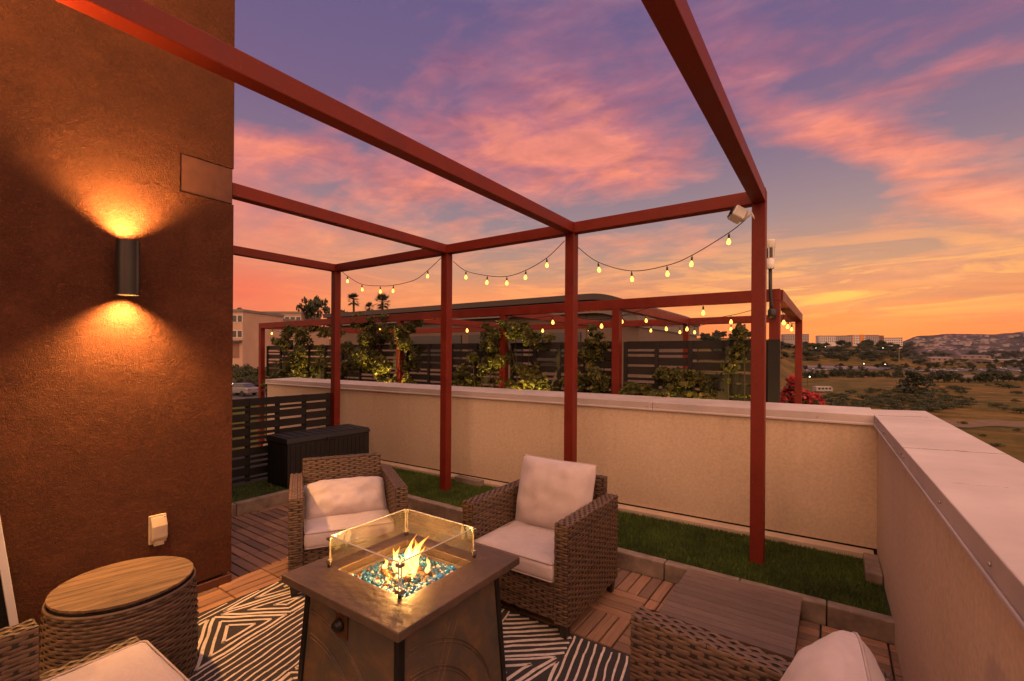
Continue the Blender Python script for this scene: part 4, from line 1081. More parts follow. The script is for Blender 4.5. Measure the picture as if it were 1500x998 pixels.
# ------------------------------------------------------------------ vines and shrubs beyond the parapet
def leaf_mesh(mb, P, size, nrm, mi=0, aspect=.75):
    """P (n,3) centres; bent leaves of two quads each"""
    n = len(P)
    a = nrm/np.linalg.norm(nrm, axis=1)[:, None]
    r = RNG.normal(size=(n,3)); b = np.cross(a, r); b /= np.linalg.norm(b, axis=1)[:, None]; c = np.cross(a, b)
    L = size[:, None]; W = L*aspect
    tip = P + b*L*.5 - a*L*.14; base = P - b*L*.5 - a*L*.06
    l = P - c*W*.5 + b*L*.05 + a*L*.06; rr = P + c*W*.5 + b*L*.05 + a*L*.06
    l2 = P - c*W*.36 - b*L*.34; r2 = P + c*W*.36 - b*L*.34
    V = np.stack([base, r2, rr, tip, l, l2], 1).reshape(-1, 3)
    i = np.arange(n)*6
    mb.addq(V, np.concatenate([np.stack([i, i+1, i+2, i+3], 1), np.stack([i, i+3, i+4, i+5], 1)]), mi)
def cloud_pts(centres, n):
    """points scattered round clump centres: (x, y, z, rx, ry, rz)"""
    C = np.array(centres); w = C[:,3]*C[:,5]; k = RNG.choice(len(C), n, p=w/w.sum())
    d = RNG.normal(size=(n,3)); d /= np.linalg.norm(d, axis=1)[:, None]; d *= RNG.uniform(.25, 1, n)[:, None]**.6
    return C[k,:3] + d*C[k,3:6], d
def vine(label, clumps, n, size=(.032,.074), stems=9, y=5.10):
    n = int(n*3.6); clumps = [(a, b, c*1.2, d*.95) for a, b, c, d in clumps]
    cs = []
    for px, py, rx, rz in clumps:
        p = atY(px, py, y); s = 1.12*np.linalg.norm(np.array(p[:2]))/FPX
        cs.append((p[0], y+RNG.uniform(-.06,.12), p[2], rx*s, .16, rz*s))
    x0 = np.mean([c[0] for c in cs])
    t = thing('climbing_vine', label, 'climbing plant', (x0, y, -.62))
    # smaller clumps inside every clump for gaps and an uneven outline
    sub = []
    for c in cs:
        for k in range(10):
            d = RNG.normal(size=3); d /= np.linalg.norm(d); d *= RNG.uniform(.45, 1.1)
            f = RNG.uniform(.12,.40); sub.append((c[0]+d[0]*c[3], c[1]+d[1]*c[4], c[2]+d[2]*c[5], c[3]*f, c[4]*.6, c[5]*f))
    P, d = cloud_pts(sub, n)
    P -= np.array((x0, y, -.62)); nr = d*.5 + RNG.normal(size=(n,3))*.6 + np.array((0,-.6,.5))
    m = MB(); leaf_mesh(m, P, RNG.uniform(*size, n)*RNG.uniform(.8,1.25,n), nr, 0, .62); m.build('leaves', M['vine'], t)
    s = MB()
    for k in range(stems):
        c = sub[RNG.integers(len(sub))]; a = RNG.uniform(-.15,.15)
        e = (c[0]-x0, c[1]-y, c[2]+.62); mid = (e[0]*.5+a, .05, e[2]*.55)
        s.tube([(e[0]*.4+a*.5,.04,0), mid, e], [.011,.008,.004], 6)
    s.build('stems', M['stem'], t)
vine('dense climbing vine covering the left bay of the black fence', [(425,500,34,24),(455,520,30,30),(470,480,30,20),(410,545,16,20),(480,550,18,20),(440,560,25,14)], 1500)
vine('leafy vine behind the first and second red posts with golden lit leaves', [(525,500,34,34),(560,520,36,36),(590,495,26,28),(515,550,28,22),(600,530,14,40),(555,480,30,16),(530,575,30,8),(575,565,20,20)], 2300)
vine('loose vine right of the second red post climbing above the fence', [(706,515,26,30),(690,550,20,20),(715,490,20,16),(735,520,14,30),(700,572,28,8),(680,560,16,14)], 1000)
vine('bushy vine head hanging on the beam left of the third red post', [(768,490,30,22),(755,475,20,12),(785,500,18,14)], 800, stems=3)
vine('low golden lit vine along the parapet left of the third red post', [(760,560,30,18),(735,568,20,12),(778,545,12,16),(800,570,14,8)], 620, stems=3)
vine('dark leafy vine right of the third red post', [(862,525,20,34),(850,560,14,20),(876,545,16,30),(865,495,18,14)], 900)
vine('young leafy vine in front of the fence bay left of the last red post', [(960,572,30,16),(985,555,22,20),(1010,565,20,22),(935,582,20,10),(1000,580,30,8)], 900, stems=4)
vine('thin pale vine climbing the fence beside the last red post', [(1075,515,8,18),(1080,490,10,10),(1068,545,10,14),(1090,520,5,10),(1040,570,8,18)], 230, stems=2)
vine('small vine at the left end of the parapet wall', [(397,580,6,16),(393,566,5,8)], 110, stems=1)
vine('low golden bush glowing behind the fence near the last red post', [(1050,578,26,10),(1085,570,20,16),(1100,580,14,10),(1072,555,14,10)], 500, stems=3, y=5.9)
def red_shrub():
    c = at(1172, 585, 7.4)
    t = thing('flowering_shrub', 'red flowering bougainvillea spilling over at the right end of the next terrace', 'shrub', (c[0], c[1], -.62))
    z = c[2]+.62; s = 7.4/FPX
    cl = [((px-1172)*s*cY, (px-1172)*s*sY, z-(py-585)*s, rx*s, .22, rz*s) for px, py, rx, rz in ((1162,560,9,12),(1165,580,16,16),(1185,585,16,14),(1198,592,12,10),(1170,600,24,12),(1150,585,6,20))]
    P, d = cloud_pts(cl, 1500); m = MB(); leaf_mesh(m, P, RNG.uniform(.04,.075,1500), d+RNG.normal(size=(1500,3))*.6, 0, .9); m.build('petals', M['red_petal'], t)
    P, d = cloud_pts(cl, 900); m = MB(); leaf_mesh(m, P*.97+np.array((0,0,.02)), RNG.uniform(.04,.07,900), d+RNG.normal(size=(900,3))*.6); m.build('leaves', M['shrub_leaf'], t)
    s_ = MB(); [s_.tube([(0,0,0),(q*.5,.02,z*.5),(q,0,z-.1)], [.02,.014,.006], 6) for q in (-.15,.02,.2)]; s_.build('stems', M['stem'], t)
red_shrub()
# garden uplights hidden by the parapet, they gild the leaves
def uplight(px, y, lab, e=55):
    x = atY(px, 560, y)[0]; t = thing('garden_uplight', lab, 'garden light', (x, y-.02, .55))
    b = MB(); b.lathe([(.02,-.06),(.03,-.02),(.034,.03)], 16, M=Matrix.Rotation(-.35,4,'X')); b.build('lamp_body', M['black_metal'], t, True)
    s = MB(); s.tube([(0,0,-.055),(0,0,-1.17)], .008, 6); s.build('spike', M['black_metal'], t)
    g = MB(); g.lathe([(.028,.0305),(.026,.032)], 16, M=Matrix.Rotation(-.35,4,'X')); g.build('lens', emis('uplight_lens', (1,.6,.2), 6), t)
    l = bpy.data.lights.new('uplight', 'SPOT'); l.energy = e; l.color = (1,.60,.14); l.spot_size = 1.5; l.spot_blend = .9; l.shadow_soft_size = .03
    o = bpy.data.objects.new('uplight', l); COL.objects.link(o); o.parent = t; o.location = (0,.0,.05); o.rotation_euler = (PI-.12,0,0)
for px, lab in ((562,'small garden uplight under the golden vine behind the first post'),(760,'small garden uplight under the low golden vine'),(1015,'small garden uplight under the young vine before the fence'),(1078,'small garden uplight behind the fence under the golden bush'),(1132,'small garden uplight gilding the last red post of the next terrace'),(440,'small garden uplight under the dense vine at the left end'),(700,'small garden uplight under the loose vine right of the second post')):
    uplight(px, 5.70 if px == 1078 else 4.965, lab, {562:420, 760:300, 1015:70, 1132:34, 1078:90, 440:110, 700:70}[px])

# ------------------------------------------------------------------ terrain
def smooth(a, b, x): t = min(1, max(0, (x-a)/(b-a))); return t*t*(3-2*t)
DD = [0,15,60,150,330,450,600,700,850,1000,1300,2000,2600,3300,4200,7000]
ZH = [-9,-13.5,-13.7,-13.5,-12,-11.3,-5,8,19,21,16,5,5,60,80,60]
ZP = [-9,-13.5,-13.7,-13.5,-12.3,-11.6,-9.5,-4.5,-5,-7,-9,-9,10,104,112,80]
ZL = [-9,-5,-3.4,6,12,16,20,22,24,24,20,10,20,60,80,60]
DL = [0,15,74,97,122,180,300,500,700,1000,1300,2000,2600,3300,4200,7000]
ZLL = [-9,-5,-3.2,.6,1,5,11,17,20,20,20,10,20,60,80,60]
ZC = [-9,-9,-9,-6,4,16,24,27,30,32,30,20,20,60,80,60]
def terrain(d, ang):
    px = 750 + FPX*math.tan(max(-1.3, min(1.3, ang)))
    h = np.interp(d, DD, ZH); p = np.interp(d, DD, ZP); l = np.interp(d, DL, ZLL); c = np.interp(d, DD, ZC)
    far = smooth(1330, 1560, px); p += far*np.interp(d, [2300,3300,4200], [0,34,34])
    z = l*(1-smooth(450, 620, px)) + c*smooth(450, 620, px)
    z = z*(1-smooth(1090, 1175, px)) + h*smooth(1090, 1175, px)
    z = z*(1-smooth(1300, 1345, px)) + p*smooth(1300, 1345, px)
    x, y = d*math.sin(ang), d*math.cos(ang)
    k = min(1, max(0, (d-40)/300))
    z += k*(noise.noise(Vector((x/60, y/60, 0)))*1.2 + noise.noise(Vector((x/18, y/18, 3)))*.35)
    kf = smooth(1800, 3000, d)
    z += kf*(noise.noise(Vector((x/420, y/420, 1)))*34 + noise.noise(Vector((x/150, y/150, 2)))*16 + noise.noise(Vector((x/50, y/50, 4)))*6)
    return z
def gpos(d, ang): # world point on the ground
    r, f = d*math.tan(ang), d
    return (cY*r - sY*f, sY*r + cY*f, terrain(d/math.cos(ang), ang))
def ground_at(px, py):       # the ground point seen along a line of sight
    ang = math.atan((px-750)/FPX)
    rr = ray(px, py); 
    for d in np.geomspace(20, 5000, 500):
        if CAM_H + rr[2]*d < terrain(d/math.cos(ang), ang): break
    return (float(rr[0]*d), float(rr[1]*d), terrain(d/math.cos(ang), ang)), float(d)
def ground():
    na, nd = 420, 150
    angs = np.concatenate([np.linspace(-PI, -1.05, 30)[:-1], np.linspace(-1.05, 1.05, na), np.linspace(1.05, PI, 30)[1:]]); ds = np.geomspace(7, 7000, nd)
    V = [(d*(cY*math.sin(a) - sY*math.cos(a)), d*(sY*math.sin(a) + cY*math.cos(a)), terrain(d, a)) for d in ds for a in angs]
    n = len(angs); i = np.arange(n-1)
    F = np.concatenate([np.stack([j*n+i, j*n+i+1, (j+1)*n+i+1, (j+1)*n+i], 1) for j in range(nd-1)])
    mb = MB(); mb.addq(V, F[:, ::-1])
    m, nt, b, out = new_mat('dry_field')
    n1 = noisetex(nt, .018, 6, .65); n2 = noisetex(nt, .11, 5, .65); n3 = noisetex(nt, .9, 4, .65); st = noisetex(nt, .03, 5, .6, stretch=(1,4,1))
    t = mth(nt, 'ADD', mth(nt, 'MULTIPLY', n1.outputs[0], .6), mth(nt, 'MULTIPLY', st.outputs[0], .5))
    c = ramp(nt, t, [(.36, (.022,.036,.006)), (.48, (.060,.062,.012)), (.57, (.15,.092,.024)), (.63, (.26,.135,.05)), (.74, (.15,.06,.028))]).outputs[0]
    c = mixc(nt, .55, c, ramp(nt, n2.outputs[0], [(.35, (.022,.026,.008)), (.52, (.12,.085,.028)), (.7, (.28,.165,.07))]).outputs[0])
    c = mixc(nt, .5, c, ramp(nt, n3.outputs[0], [(.3, (.5,.5,.5)), (.7, (1.3,1.3,1.3))]).outputs[0], 'MULTIPLY')
    # far hills: wooded slopes sprinkled with roofs
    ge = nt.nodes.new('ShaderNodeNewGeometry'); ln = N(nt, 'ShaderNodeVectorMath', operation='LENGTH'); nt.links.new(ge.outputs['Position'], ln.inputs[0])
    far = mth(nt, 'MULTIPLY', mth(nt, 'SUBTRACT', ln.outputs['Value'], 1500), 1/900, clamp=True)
    vo = N(nt, 'ShaderNodeTexVoronoi', i_Scale=.045); nt.links.new(ge.outputs['Position'], vo.inputs['Vector'])
    roofs = mth(nt, 'MULTIPLY', mth(nt, 'LESS_THAN', vo.outputs['Distance'], .34), mth(nt, 'GREATER_THAN', noisetex(nt, .006, 3).outputs[0], .45))
    vs = nt.nodes.new('ShaderNodeSeparateColor'); nt.links.new(vo.outputs['Color'], vs.inputs[0])
    rc = ramp(nt, vs.outputs[0], [(0, (.10,.06,.05)), (.5, (.2,.14,.13)), (1, (.36,.28,.27))]).outputs[0]
    hc = mixc(nt, roofs, ramp(nt, noisetex(nt, .012, 5, .7).outputs[0], [(.35, (.022,.026,.024)), (.65, (.085,.06,.048))]).outputs[0], rc)
    c = mixc(nt, far, c, hc)
    near = mth(nt, 'SUBTRACT', 1, mth(nt, 'MULTIPLY', mth(nt, 'SUBTRACT', ln.outputs['Value'], 84), 1/16, clamp=True))
    near = mth(nt, 'MULTIPLY', near, ramp(nt, n2.outputs[0], [(.3, (.35,)*3), (.6, (1,)*3)]).outputs[0])
    c = mixc(nt, near, c, ramp(nt, n3.outputs[0], [(.3, (.03,.05,.008)), (.7, (.075,.095,.018))]).outputs[0])
    c = mixc(nt, 1, c, mixc(nt, far, (.80,.80,.66), (1.0,1.05,1.3)), 'MULTIPLY')  # far ground tinted bluer with distance: haze put into the colour
    nt.links.new(c, b.inputs['Base Color']); b.inputs['Roughness'].default_value = .95; b.inputs['Specular IOR Level'].default_value = .1
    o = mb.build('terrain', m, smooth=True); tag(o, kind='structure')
ground()
def strip(name, px0, px1, d0, d1, mat, lift=.12, kind='structure'):
    mb = MB(); n = 26; V = []
    for i in range(n+1):
        px = px0+(px1-px0)*i/n; a = math.atan((px-750)/FPX)
        for d in np.linspace(d0, d1, 7):
            dd = d*(1+.04*noise.noise(Vector((px/40, d/50, 0)))); p = gpos(dd, a); V.append((p[0], p[1], p[2]+lift))
    F = [(i*7+j, i*7+j+1, (i+1)*7+j+1, (i+1)*7+j) for i in range(n) for j in range(6)]
    mb.add(V, F); tag(mb.build(name, mat), kind=kind)
M['asphalt'] = simple('asphalt', (.055,.05,.055), .9, .3, .2); M['lot'] = simple('parking_asphalt', (.05,.042,.048), .9, .3, .08)
M['dirt'] = simple('dirt_track', (.11,.066,.034), .95, .3, .3)
strip('dirt_path', 1340, 1640, 103, 112, M['dirt'], .1)
strip('parking_lot', 1290, 1640, 395, 455, M['lot'], .3)
strip('parking_lot', 1176, 1300, 395, 440, M['lot'], .3)
strip('road', 1176, 1640, 560, 585, M['asphalt'], .5)
strip('street', 250, 470, 50, 68, M['asphalt'], .06)

# ------------------------------------------------------------------ trees
def crown_mesh(seed, kind='round', n=1500, leafsize=.16):
    rg = np.random.default_rng(seed); sub = []
    for k in range(26):
        d = rg.normal(size=3); d /= np.linalg.norm(d); d *= rg.uniform(.3, .95)
        if kind == 'cone': z = rg.uniform(.0, 1); r = (1-z)*.48+.06; a = rg.uniform(0, 6.28); q = rg.uniform(.2,1)*r; sub.append((q*math.cos(a), q*math.sin(a), z, r*.45+.04, r*.45+.04, .11))
        elif kind == 'umbrella': sub.append((d[0]*.62, d[1]*.62, .72+d[2]*.18+.06*rg.normal(), .17*rg.uniform(.6,1.2), .17, .09))
        elif kind == 'shrub': sub.append((d[0]*.5, d[1]*.5, .36+abs(d[2])*.30*rg.uniform(.3,1.2)-.1, .17*rg.uniform(.6,1.3), .17, .14))
        else: sub.append((d[0]*.36, d[1]*.36, .52+d[2]*.40, .15*rg.uniform(.6,1.3), .15, .13))
    P, d = cloud_pts(sub, n); P[:,2] = np.maximum(P[:,2], .02)
    m = MB(); leaf_mesh(m, P, rg.uniform(.5,1.2,n)*leafsize*.5, d+RNG.normal(size=(n,3))*.5, 0, .85); return m
def tree_proto(name, seed, kind, mat, label, cat, group, n=1400, ls=.16):
    t = thing(name, label, cat, (0,0,-500), group=group)
    crown_mesh(seed, kind, n, ls).build('crown', M[mat], t)
    s = MB(); h = {'round': .55, 'cone': .9, 'umbrella': .72, 'shrub': .3}[kind]
    s.tube([(0,0,-.05),(.01,.0,h*.5),(0,.01,h)], [.03,.022,.008], 7)
    for k in range(5):
        a = k*1.26; rr = {'umbrella': .45}.get(kind, .2); s.tube([(0,0,h*.55),(math.cos(a)*rr*.5,math.sin(a)*rr*.5,h*.8),(math.cos(a)*rr,math.sin(a)*rr,h*1.02)], [.013,.009,.004], 5)
    s.build('trunk', M['bark'], t); return t
GT = 'trees and shrubs on the open land'
PROTO = {}
def plant(kind, variant, base, h, label, group, name, cat, wide=1.0):
    key = (kind, variant, name)
    if key not in PROTO:
        t = tree_proto(name, 40+variant*7+hash(kind) % 5 if False else 40+variant*7+len(kind), kind, 'shrub_leaf' if kind == 'shrub' else 'tree_leaf', label, cat, group, 900 if kind == 'shrub' else 1300)
        PROTO[key] = t; t.location = base; t.scale = (h*wide, h*wide, h); t.rotation_euler.z = random.uniform(0, 6); return t
    t = dup(PROTO[key], base, random.uniform(0, 6), label, group, (h*wide, h*wide, h)); return t
def px_h(d, pix): return d*pix/FPX
GS = 'shrubs scattered over the dry field'; GR = 'row of trees beyond the dry field'; GM = 'trees on the hill below the apartment blocks'; GN = 'trees beyond the next terrace'
# big single tree in the field
p, d = ground_at(1339, 577); plant('cone', 0, p, px_h(d, 36), 'large dark bushy tree standing alone in the dry field', None, 'field_tree', 'tree', 1.5)
rr = random.Random(3)
for k, (px, py, s) in enumerate([(1250,596,9),(1268,588,10),(1285,592,8),(1296,584,8),(1310,596,9),(1322,590,12),(1340,594,11),(1352,598,9),(1365,590,8),(1378,587,5),(1233,588,8),(1222,581,6),(1246,577,6),(1275,577,5),(1290,573,4),(1300,579,6),(1232,598,10),(1217,592,9),(1205,586,8),(1395,596,6),(1368,567,4),(1464,566,6),(1478,570,8),(1490,578,6),(1495,606,10),(1488,590,6),(1460,597,7),(1470,601,5),(1448,566,3),(1380,572,3),(1412,575,2.5),(1345,584,7),(1260,601,10),(1320,602,9),(1440,640,4),(1460,655,5),(1410,622,4),(1490,632,5)]):
    p, d = ground_at(px, py); plant('shrub', k % 3, p, px_h(d, s)*1.5, 'dark round shrub scattered on the dry field below the parapet', GS, 'field_shrub', 'shrub', rr.uniform(1.3, 2.3))
for k in range(85):
    px = rr.uniform(1212, 1425); py = 604 - rr.random()**1.4*30 - (px > 1365)*4
    p, d = ground_at(px, py); plant('shrub', k % 3, p, px_h(d, rr.uniform(4, 9))*1.5, 'dark round shrub scattered on the dry field below the parapet', GS, 'field_shrub', 'shrub', rr.uniform(1.2, 2.4))
for k in range(34):
    px = 1176 + k*4.4 + rr.uniform(-2,2); py = 553 + rr.uniform(-2,1.5)
    if 1322 < px < 1352: continue
    p, d = ground_at(px, py); plant(['round','cone'][k % 2], k % 3, p, px_h(d, rr.uniform(6, 13)), 'small dark tree in the tree row between field and warehouses', GR, 'row_tree', 'tree', rr.uniform(.8,1.2))
for k, (px, py, s) in enumerate([(1358,561,14),(1366,561,18),(1374,560,16),(1383,561,20),(1391,560,15),(1399,560,17),(1408,561,10),(1419,562,9),(1436,561,14),(1444,562,20),(1452,561,22),(1461,560,19),(1470,560,20),(1478,559,14),(1488,560,9),(1498,560,12),(1428,560,8)]):
    p, d = ground_at(px, py); plant('round', k % 3, p, px_h(d, s), 'dark leafy tree in the grove on the right edge of the field', 'grove on the right of the field', 'grove_tree', 'tree', rr.uniform(1,1.4))
for k in range(170):
    px = rr.uniform(1130, 1342); py = rr.choice([rr.uniform(506, 516), rr.uniform(516, 530)])
    p, d = ground_at(px, py); plant(['round','shrub'][k % 2], k % 3, p, px_h(d, rr.uniform(5, 11)), 'dark tree on the brown hillside below the apartment blocks', GM, 'hillside_tree', 'tree', rr.uniform(1.3,2.2))
for k in range(110):
    px = rr.uniform(1335, 1505); py = rr.uniform(519, 536)
    p, d = ground_at(px, py); plant(['round','shrub'][k % 2], k % 3, p, px_h(d, rr.uniform(4, 9)), 'dark tree among the flat roofs of the wide valley', 'trees in the wide valley', 'valley_tree', 'tree', rr.uniform(1.2,2.2))
for k in range(46):
    px = rr.uniform(935, 1125); d = rr.uniform(180, 520)
    a = math.atan((px-750)/FPX); p = gpos(d, a); plant('round', k % 3, p, rr.uniform(6, 11), 'dark tree on the slope seen through the next pergola', GN, 'slope_tree', 'tree', rr.uniform(1,1.5))
for k in range(75):
    px = rr.uniform(1174, 1505); py = rr.uniform(536, 551)
    p, d = ground_at(px, py); plant(['round','cone','shrub'][k % 3], k % 3, p, px_h(d, rr.uniform(4, 9)), 'small dark tree between the warehouses and the car lots', 'trees between the warehouses', 'lot_tree', 'tree', rr.uniform(1,1.8))
# left side trees
def tree_at(px, py, d, hpx, kind, label, name, wide=1.0, var=0):
    x, y, z = at(px, py, d); return plant(kind, var, (x, y, z), px_h(d, hpx), label, None, name, 'tree', wide)
tree_at(460, 500, 110, 68, 'umbrella', 'tall flat topped pine rising behind the stucco townhouses', 'umbrella_pine', .52)
tree_at(349, 475, 150, 26, 'round', 'round dark tree on the skyline beside the house corner', 'skyline_tree', 1.1, 1)
tree_at(505, 490, 95, 44, 'round', 'dark leafy tree left of the two palms', 'leafy_tree', .8, 2)
def palm(px, py, d, r_px, label, hpx):
    x, y, z = at(px, py, d); R_ = px_h(d, r_px); H = px_h(d, hpx); t = thing('palm_tree', label, 'palm tree', (x, y, z-H), group=None)
    s = MB(); s.tube([(0,0,-1),(.15,0,H*.5),(0,0,H)], [R_*.16,R_*.12,R_*.13], 8); s.build('trunk', M['bark'], t)
    m = MB(); rg = np.random.default_rng(int(px))
    for k in range(46):
        a = rg.uniform(0, 2*PI); e = rg.uniform(-.9, 1.35); L = R_*rg.uniform(.8, 1.1); dr = Vector((math.cos(a)*math.cos(e), math.sin(a)*math.cos(e), math.sin(e)))
        side = dr.cross(Vector((0,0,1))); side = side.normalized() if side.length > .01 else Vector((1,0,0))
        base = Vector((0,0,H)); c = base + dr*L*.55; up = side.cross(dr)
        for q in np.linspace(-1, 1, 7):
            tip = c + (dr*math.cos(q*1.15) + side*math.sin(q*1.15))*L*.5 - Vector((0,0,L*.07*abs(q))); w = side*L*.06*(1 if abs(q) < .5 else .7)
            pw = (dr*-math.sin(q*1.15) + side*math.cos(q*1.15))*L*.07
            m.add([tuple(c-pw), tuple(c+pw), tuple(tip)], [(0,1,2)])
        m.add([tuple(base-side*.02*R_), tuple(base+side*.02*R_), tuple(c+side*.015*R_), tuple(c-side*.015*R_)], [(0,1,2,3)])
    m.build('crown', M['palm_leaf'], t)
palm(518, 440, 100, 12, 'taller left fan palm against the orange sky', 60)
palm(560, 443, 100, 15, 'right fan palm against the orange sky with a wide crown', 60)
palm(541, 451, 112, 9, 'small fan palm between the two bigger palms', 50)
for k, (px, py, d, s) in enumerate([(345,548,66,24),(358,540,70,22),(372,545,68,24),(385,548,68,26),(352,557,62,14),(378,556,63,16),(366,553,64,14),(395,550,68,20),(340,540,72,22),(388,562,60,14)]):
    x, y, z = at(px, py, d); plant('shrub', k % 3, (x, y, z-px_h(d, s)*.35), px_h(d, s)*1.0, 'green shrub on the bank between street and townhouses', 'shrubs on the street bank', 'bank_shrub', 'shrub', 1.5)

# ------------------------------------------------------------------ buildings
M['win'] = simple('dark_window', (.03,.03,.035), .2, .1, 3); M['win_frame'] = simple('pale_window_frame', (.5,.44,.38), .6, .1, 3)
M['win_lit'] = emis('lit_window', (1,.62,.3), .9)
def wall_m(name, c): M[name] = simple(name, c, .85, .12, .4); return M[name]
for n_, c_ in (('stucco_pink', (.42,.27,.20)), ('stucco_tan', (.40,.29,.21)), ('stucco_brown', (.30,.20,.15)), ('roof_dark', (.05,.042,.042)), ('roof_grey', (.17,.145,.14)), ('long_wall', (.12,.083,.066)), ('block_white', (.50,.45,.45)), ('block_grey', (.26,.23,.24)), ('block_orange', (.50,.20,.04)), ('block_red', (.16,.055,.04)), ('lilac_roof', (.125,.10,.125)), ('shed_wall', (.20,.15,.125)), ('garage', (.22,.11,.08))): wall_m(n_, c_)
def facade(name, label, cat, loc, rotz, w, h, dpt, wall, rows, cols, roof='roof_grey', win=(1.0,1.4), garage=0, group=None, lit=(), sink=8, para=.4):
    t = thing(name, label, cat, loc, rotz, group)
    m = MB(); m.box(-w/2, w/2, 0, dpt, -sink, h); m.build('wall', M[wall], t)
    r = MB(); r.box(-w/2-.15, w/2+.15, -.15, dpt+.15, h+.001, h+para); r.build('roof', M[roof], t)
    fh = h/rows; k = 0
    for i in range(rows):
        for j in range(cols):
            x = -w/2 + (j+.5)*w/cols; z = fh*(i+.55)
            if garage and i == 0: continue
            f = MB(); f.box(x-win[0]/2-.12, x+win[0]/2+.12, -.06, -.002, z-win[1]/2-.12, z+win[1]/2+.12); fo = f.build('window', M['win_frame'], t)
            g = MB(); g.box(x-win[0]/2, x+win[0]/2, -.075, -.062, z-win[1]/2, z+win[1]/2); g.build('pane', M['win_lit' if k in lit else 'win'], fo); k += 1
    if garage:
        for j in range(garage):
            x = -w/2 + (j+.5)*w/garage; g = MB(); g.box(x-1.3, x+1.3, -.07, -.002, 0, 2.3); g.build('garage_door', M['garage'], t)
        c = MB(); c.box(-w/2, w/2, -.9, -.003, 2.55, 2.8); c.build('porch_roof', M[roof], t)
    return t
def face_cam(px): return YAW - math.atan((px-750)/FPX)
def house_px(name, label, px0, px1, ytop, ybot, d, dpt, wall, rows, cols, turn=0, **kw):
    x, y, z = at((px0+px1)/2, ybot, d); w = (px1-px0)*d/FPX; h = (ybot-ytop)*d/FPX
    return facade(name, label, 'house' if name == 'townhouse' else 'building', (x, y, z), YAW+turn, w, h, dpt, wall, rows, cols, **kw)
house_px('townhouse', 'pinkish three storey townhouse just right of the house corner', 322, 357, 457, 524, 74, 10, 'stucco_pink', 3, 4, turn=-.15, win=(.7,1.0), garage=1, sink=4)
house_px('townhouse', 'tan townhouse block between the house corner and the far red post', 357, 384, 466, 528, 84, 10, 'stucco_tan', 3, 3, turn=-.15, win=(.8,1.2), garage=1, sink=4)
house_px('townhouse', 'long pale townhouse row with lit lantern behind the left vine', 384, 446, 478, 530, 90, 10, 'stucco_pink', 3, 5, turn=-.1, win=(.9,1.3), lit=(6,), sink=4)
house_px('townhouse', 'upper row of tan townhouses along the left skyline', 366, 442, 459, 500, 108, 10, 'stucco_brown', 2, 9, turn=-.05, win=(1,1.2), sink=12)
def long_building():
    y = 14.0; xr = atY(928, 470, y)[0]; xa = atY(862, 434, y)[0]; xl = -21.5; z1 = atY(800, 435, y)[2]
    t = thing('long_building', 'long low building with flat curved roof edge behind the next terrace', 'building', (0,y,0))
    m = MB(); m.box(xl+.3, xr, .5, 8, -9, z1-.62); m.build('wall', M['long_wall'], t)
    def edge(off, ys, zt, zb, name, mat, xe):
        top = [(xl, zt)] + [(xa + (xe-xa)*u, zt - .50*u*u) for u in np.linspace(0, 1, 9)]
        bot = [(p[0], p[1]-(zt-zb)) for p in top[::-1]]
        q = MB(); q.prism(top+bot, ys, 8.2, 'y'); q.build(name, M[mat], t)
    edge(0, .0, z1, z1-.20, 'roof', 'roof_dark', xr+.1); edge(0, .22, z1-.201, z1-.62, 'fascia', 'roof_grey', xr+.05)
    for a, b in ((-15.5,-12.6),(-12.2,-9.6),(-9.2,-7.2)):
        g = MB(); g.box(a, b, .44, .498, 1.3, 2.42); g.build('window', M['win'], t)
    for x in (-7.0,-5.9): g = MB(); g.box(x-.012,x+.012,.485,.498,-1,z1-.63); g.build('panel_joint', M['roof_dark'], t)
long_building()
GA = 'apartment blocks on the hill'
for k, (a, b, y0, y1, wl, lab) in enumerate(((1150,1183,490,499,'block_grey','grey apartment block at the left end of the hilltop beside the red post'),(1201,1223,492,502,'block_white','pale apartment block left of the orange striped block'),(1225,1247,492,502,'block_grey','grey apartment block just left of the orange striped block'),(1248,1266,491,505,'block_white','white apartment block with orange stripe on the hilltop'),(1267,1286,491,503,'block_grey','grey apartment block right of the orange striped block'),(1286.5,1294,492,504,'block_red','narrow red brown apartment block on the hilltop'),(1295,1320,495,506,'block_white','white apartment block at the right end of the hilltop'))):
    d = 840; x, y, z = at((a+b)/2, y1, d); w = (b-a)*d/FPX; h = (y1-y0)*d/FPX
    t = facade('apartment_block', lab, 'apartment block', (x, y, z), YAW-.25, w, h, 16, wl, 4, max(3, int((b-a)/2.6)), win=(1.7,1.7), group=GA, sink=25, para=.6)
    if k in (3,): q = MB(); q.box(w*.12, w*.40, -.4, -.1, 0, h+1); q.build('orange_bay', M['block_orange'], t); q = MB(); q.box(-w*.5, -w*.34, -.4, -.1, 0, h+.5); q.build('orange_bay', M['block_orange'], t)
GW = 'low warehouses in the valley'
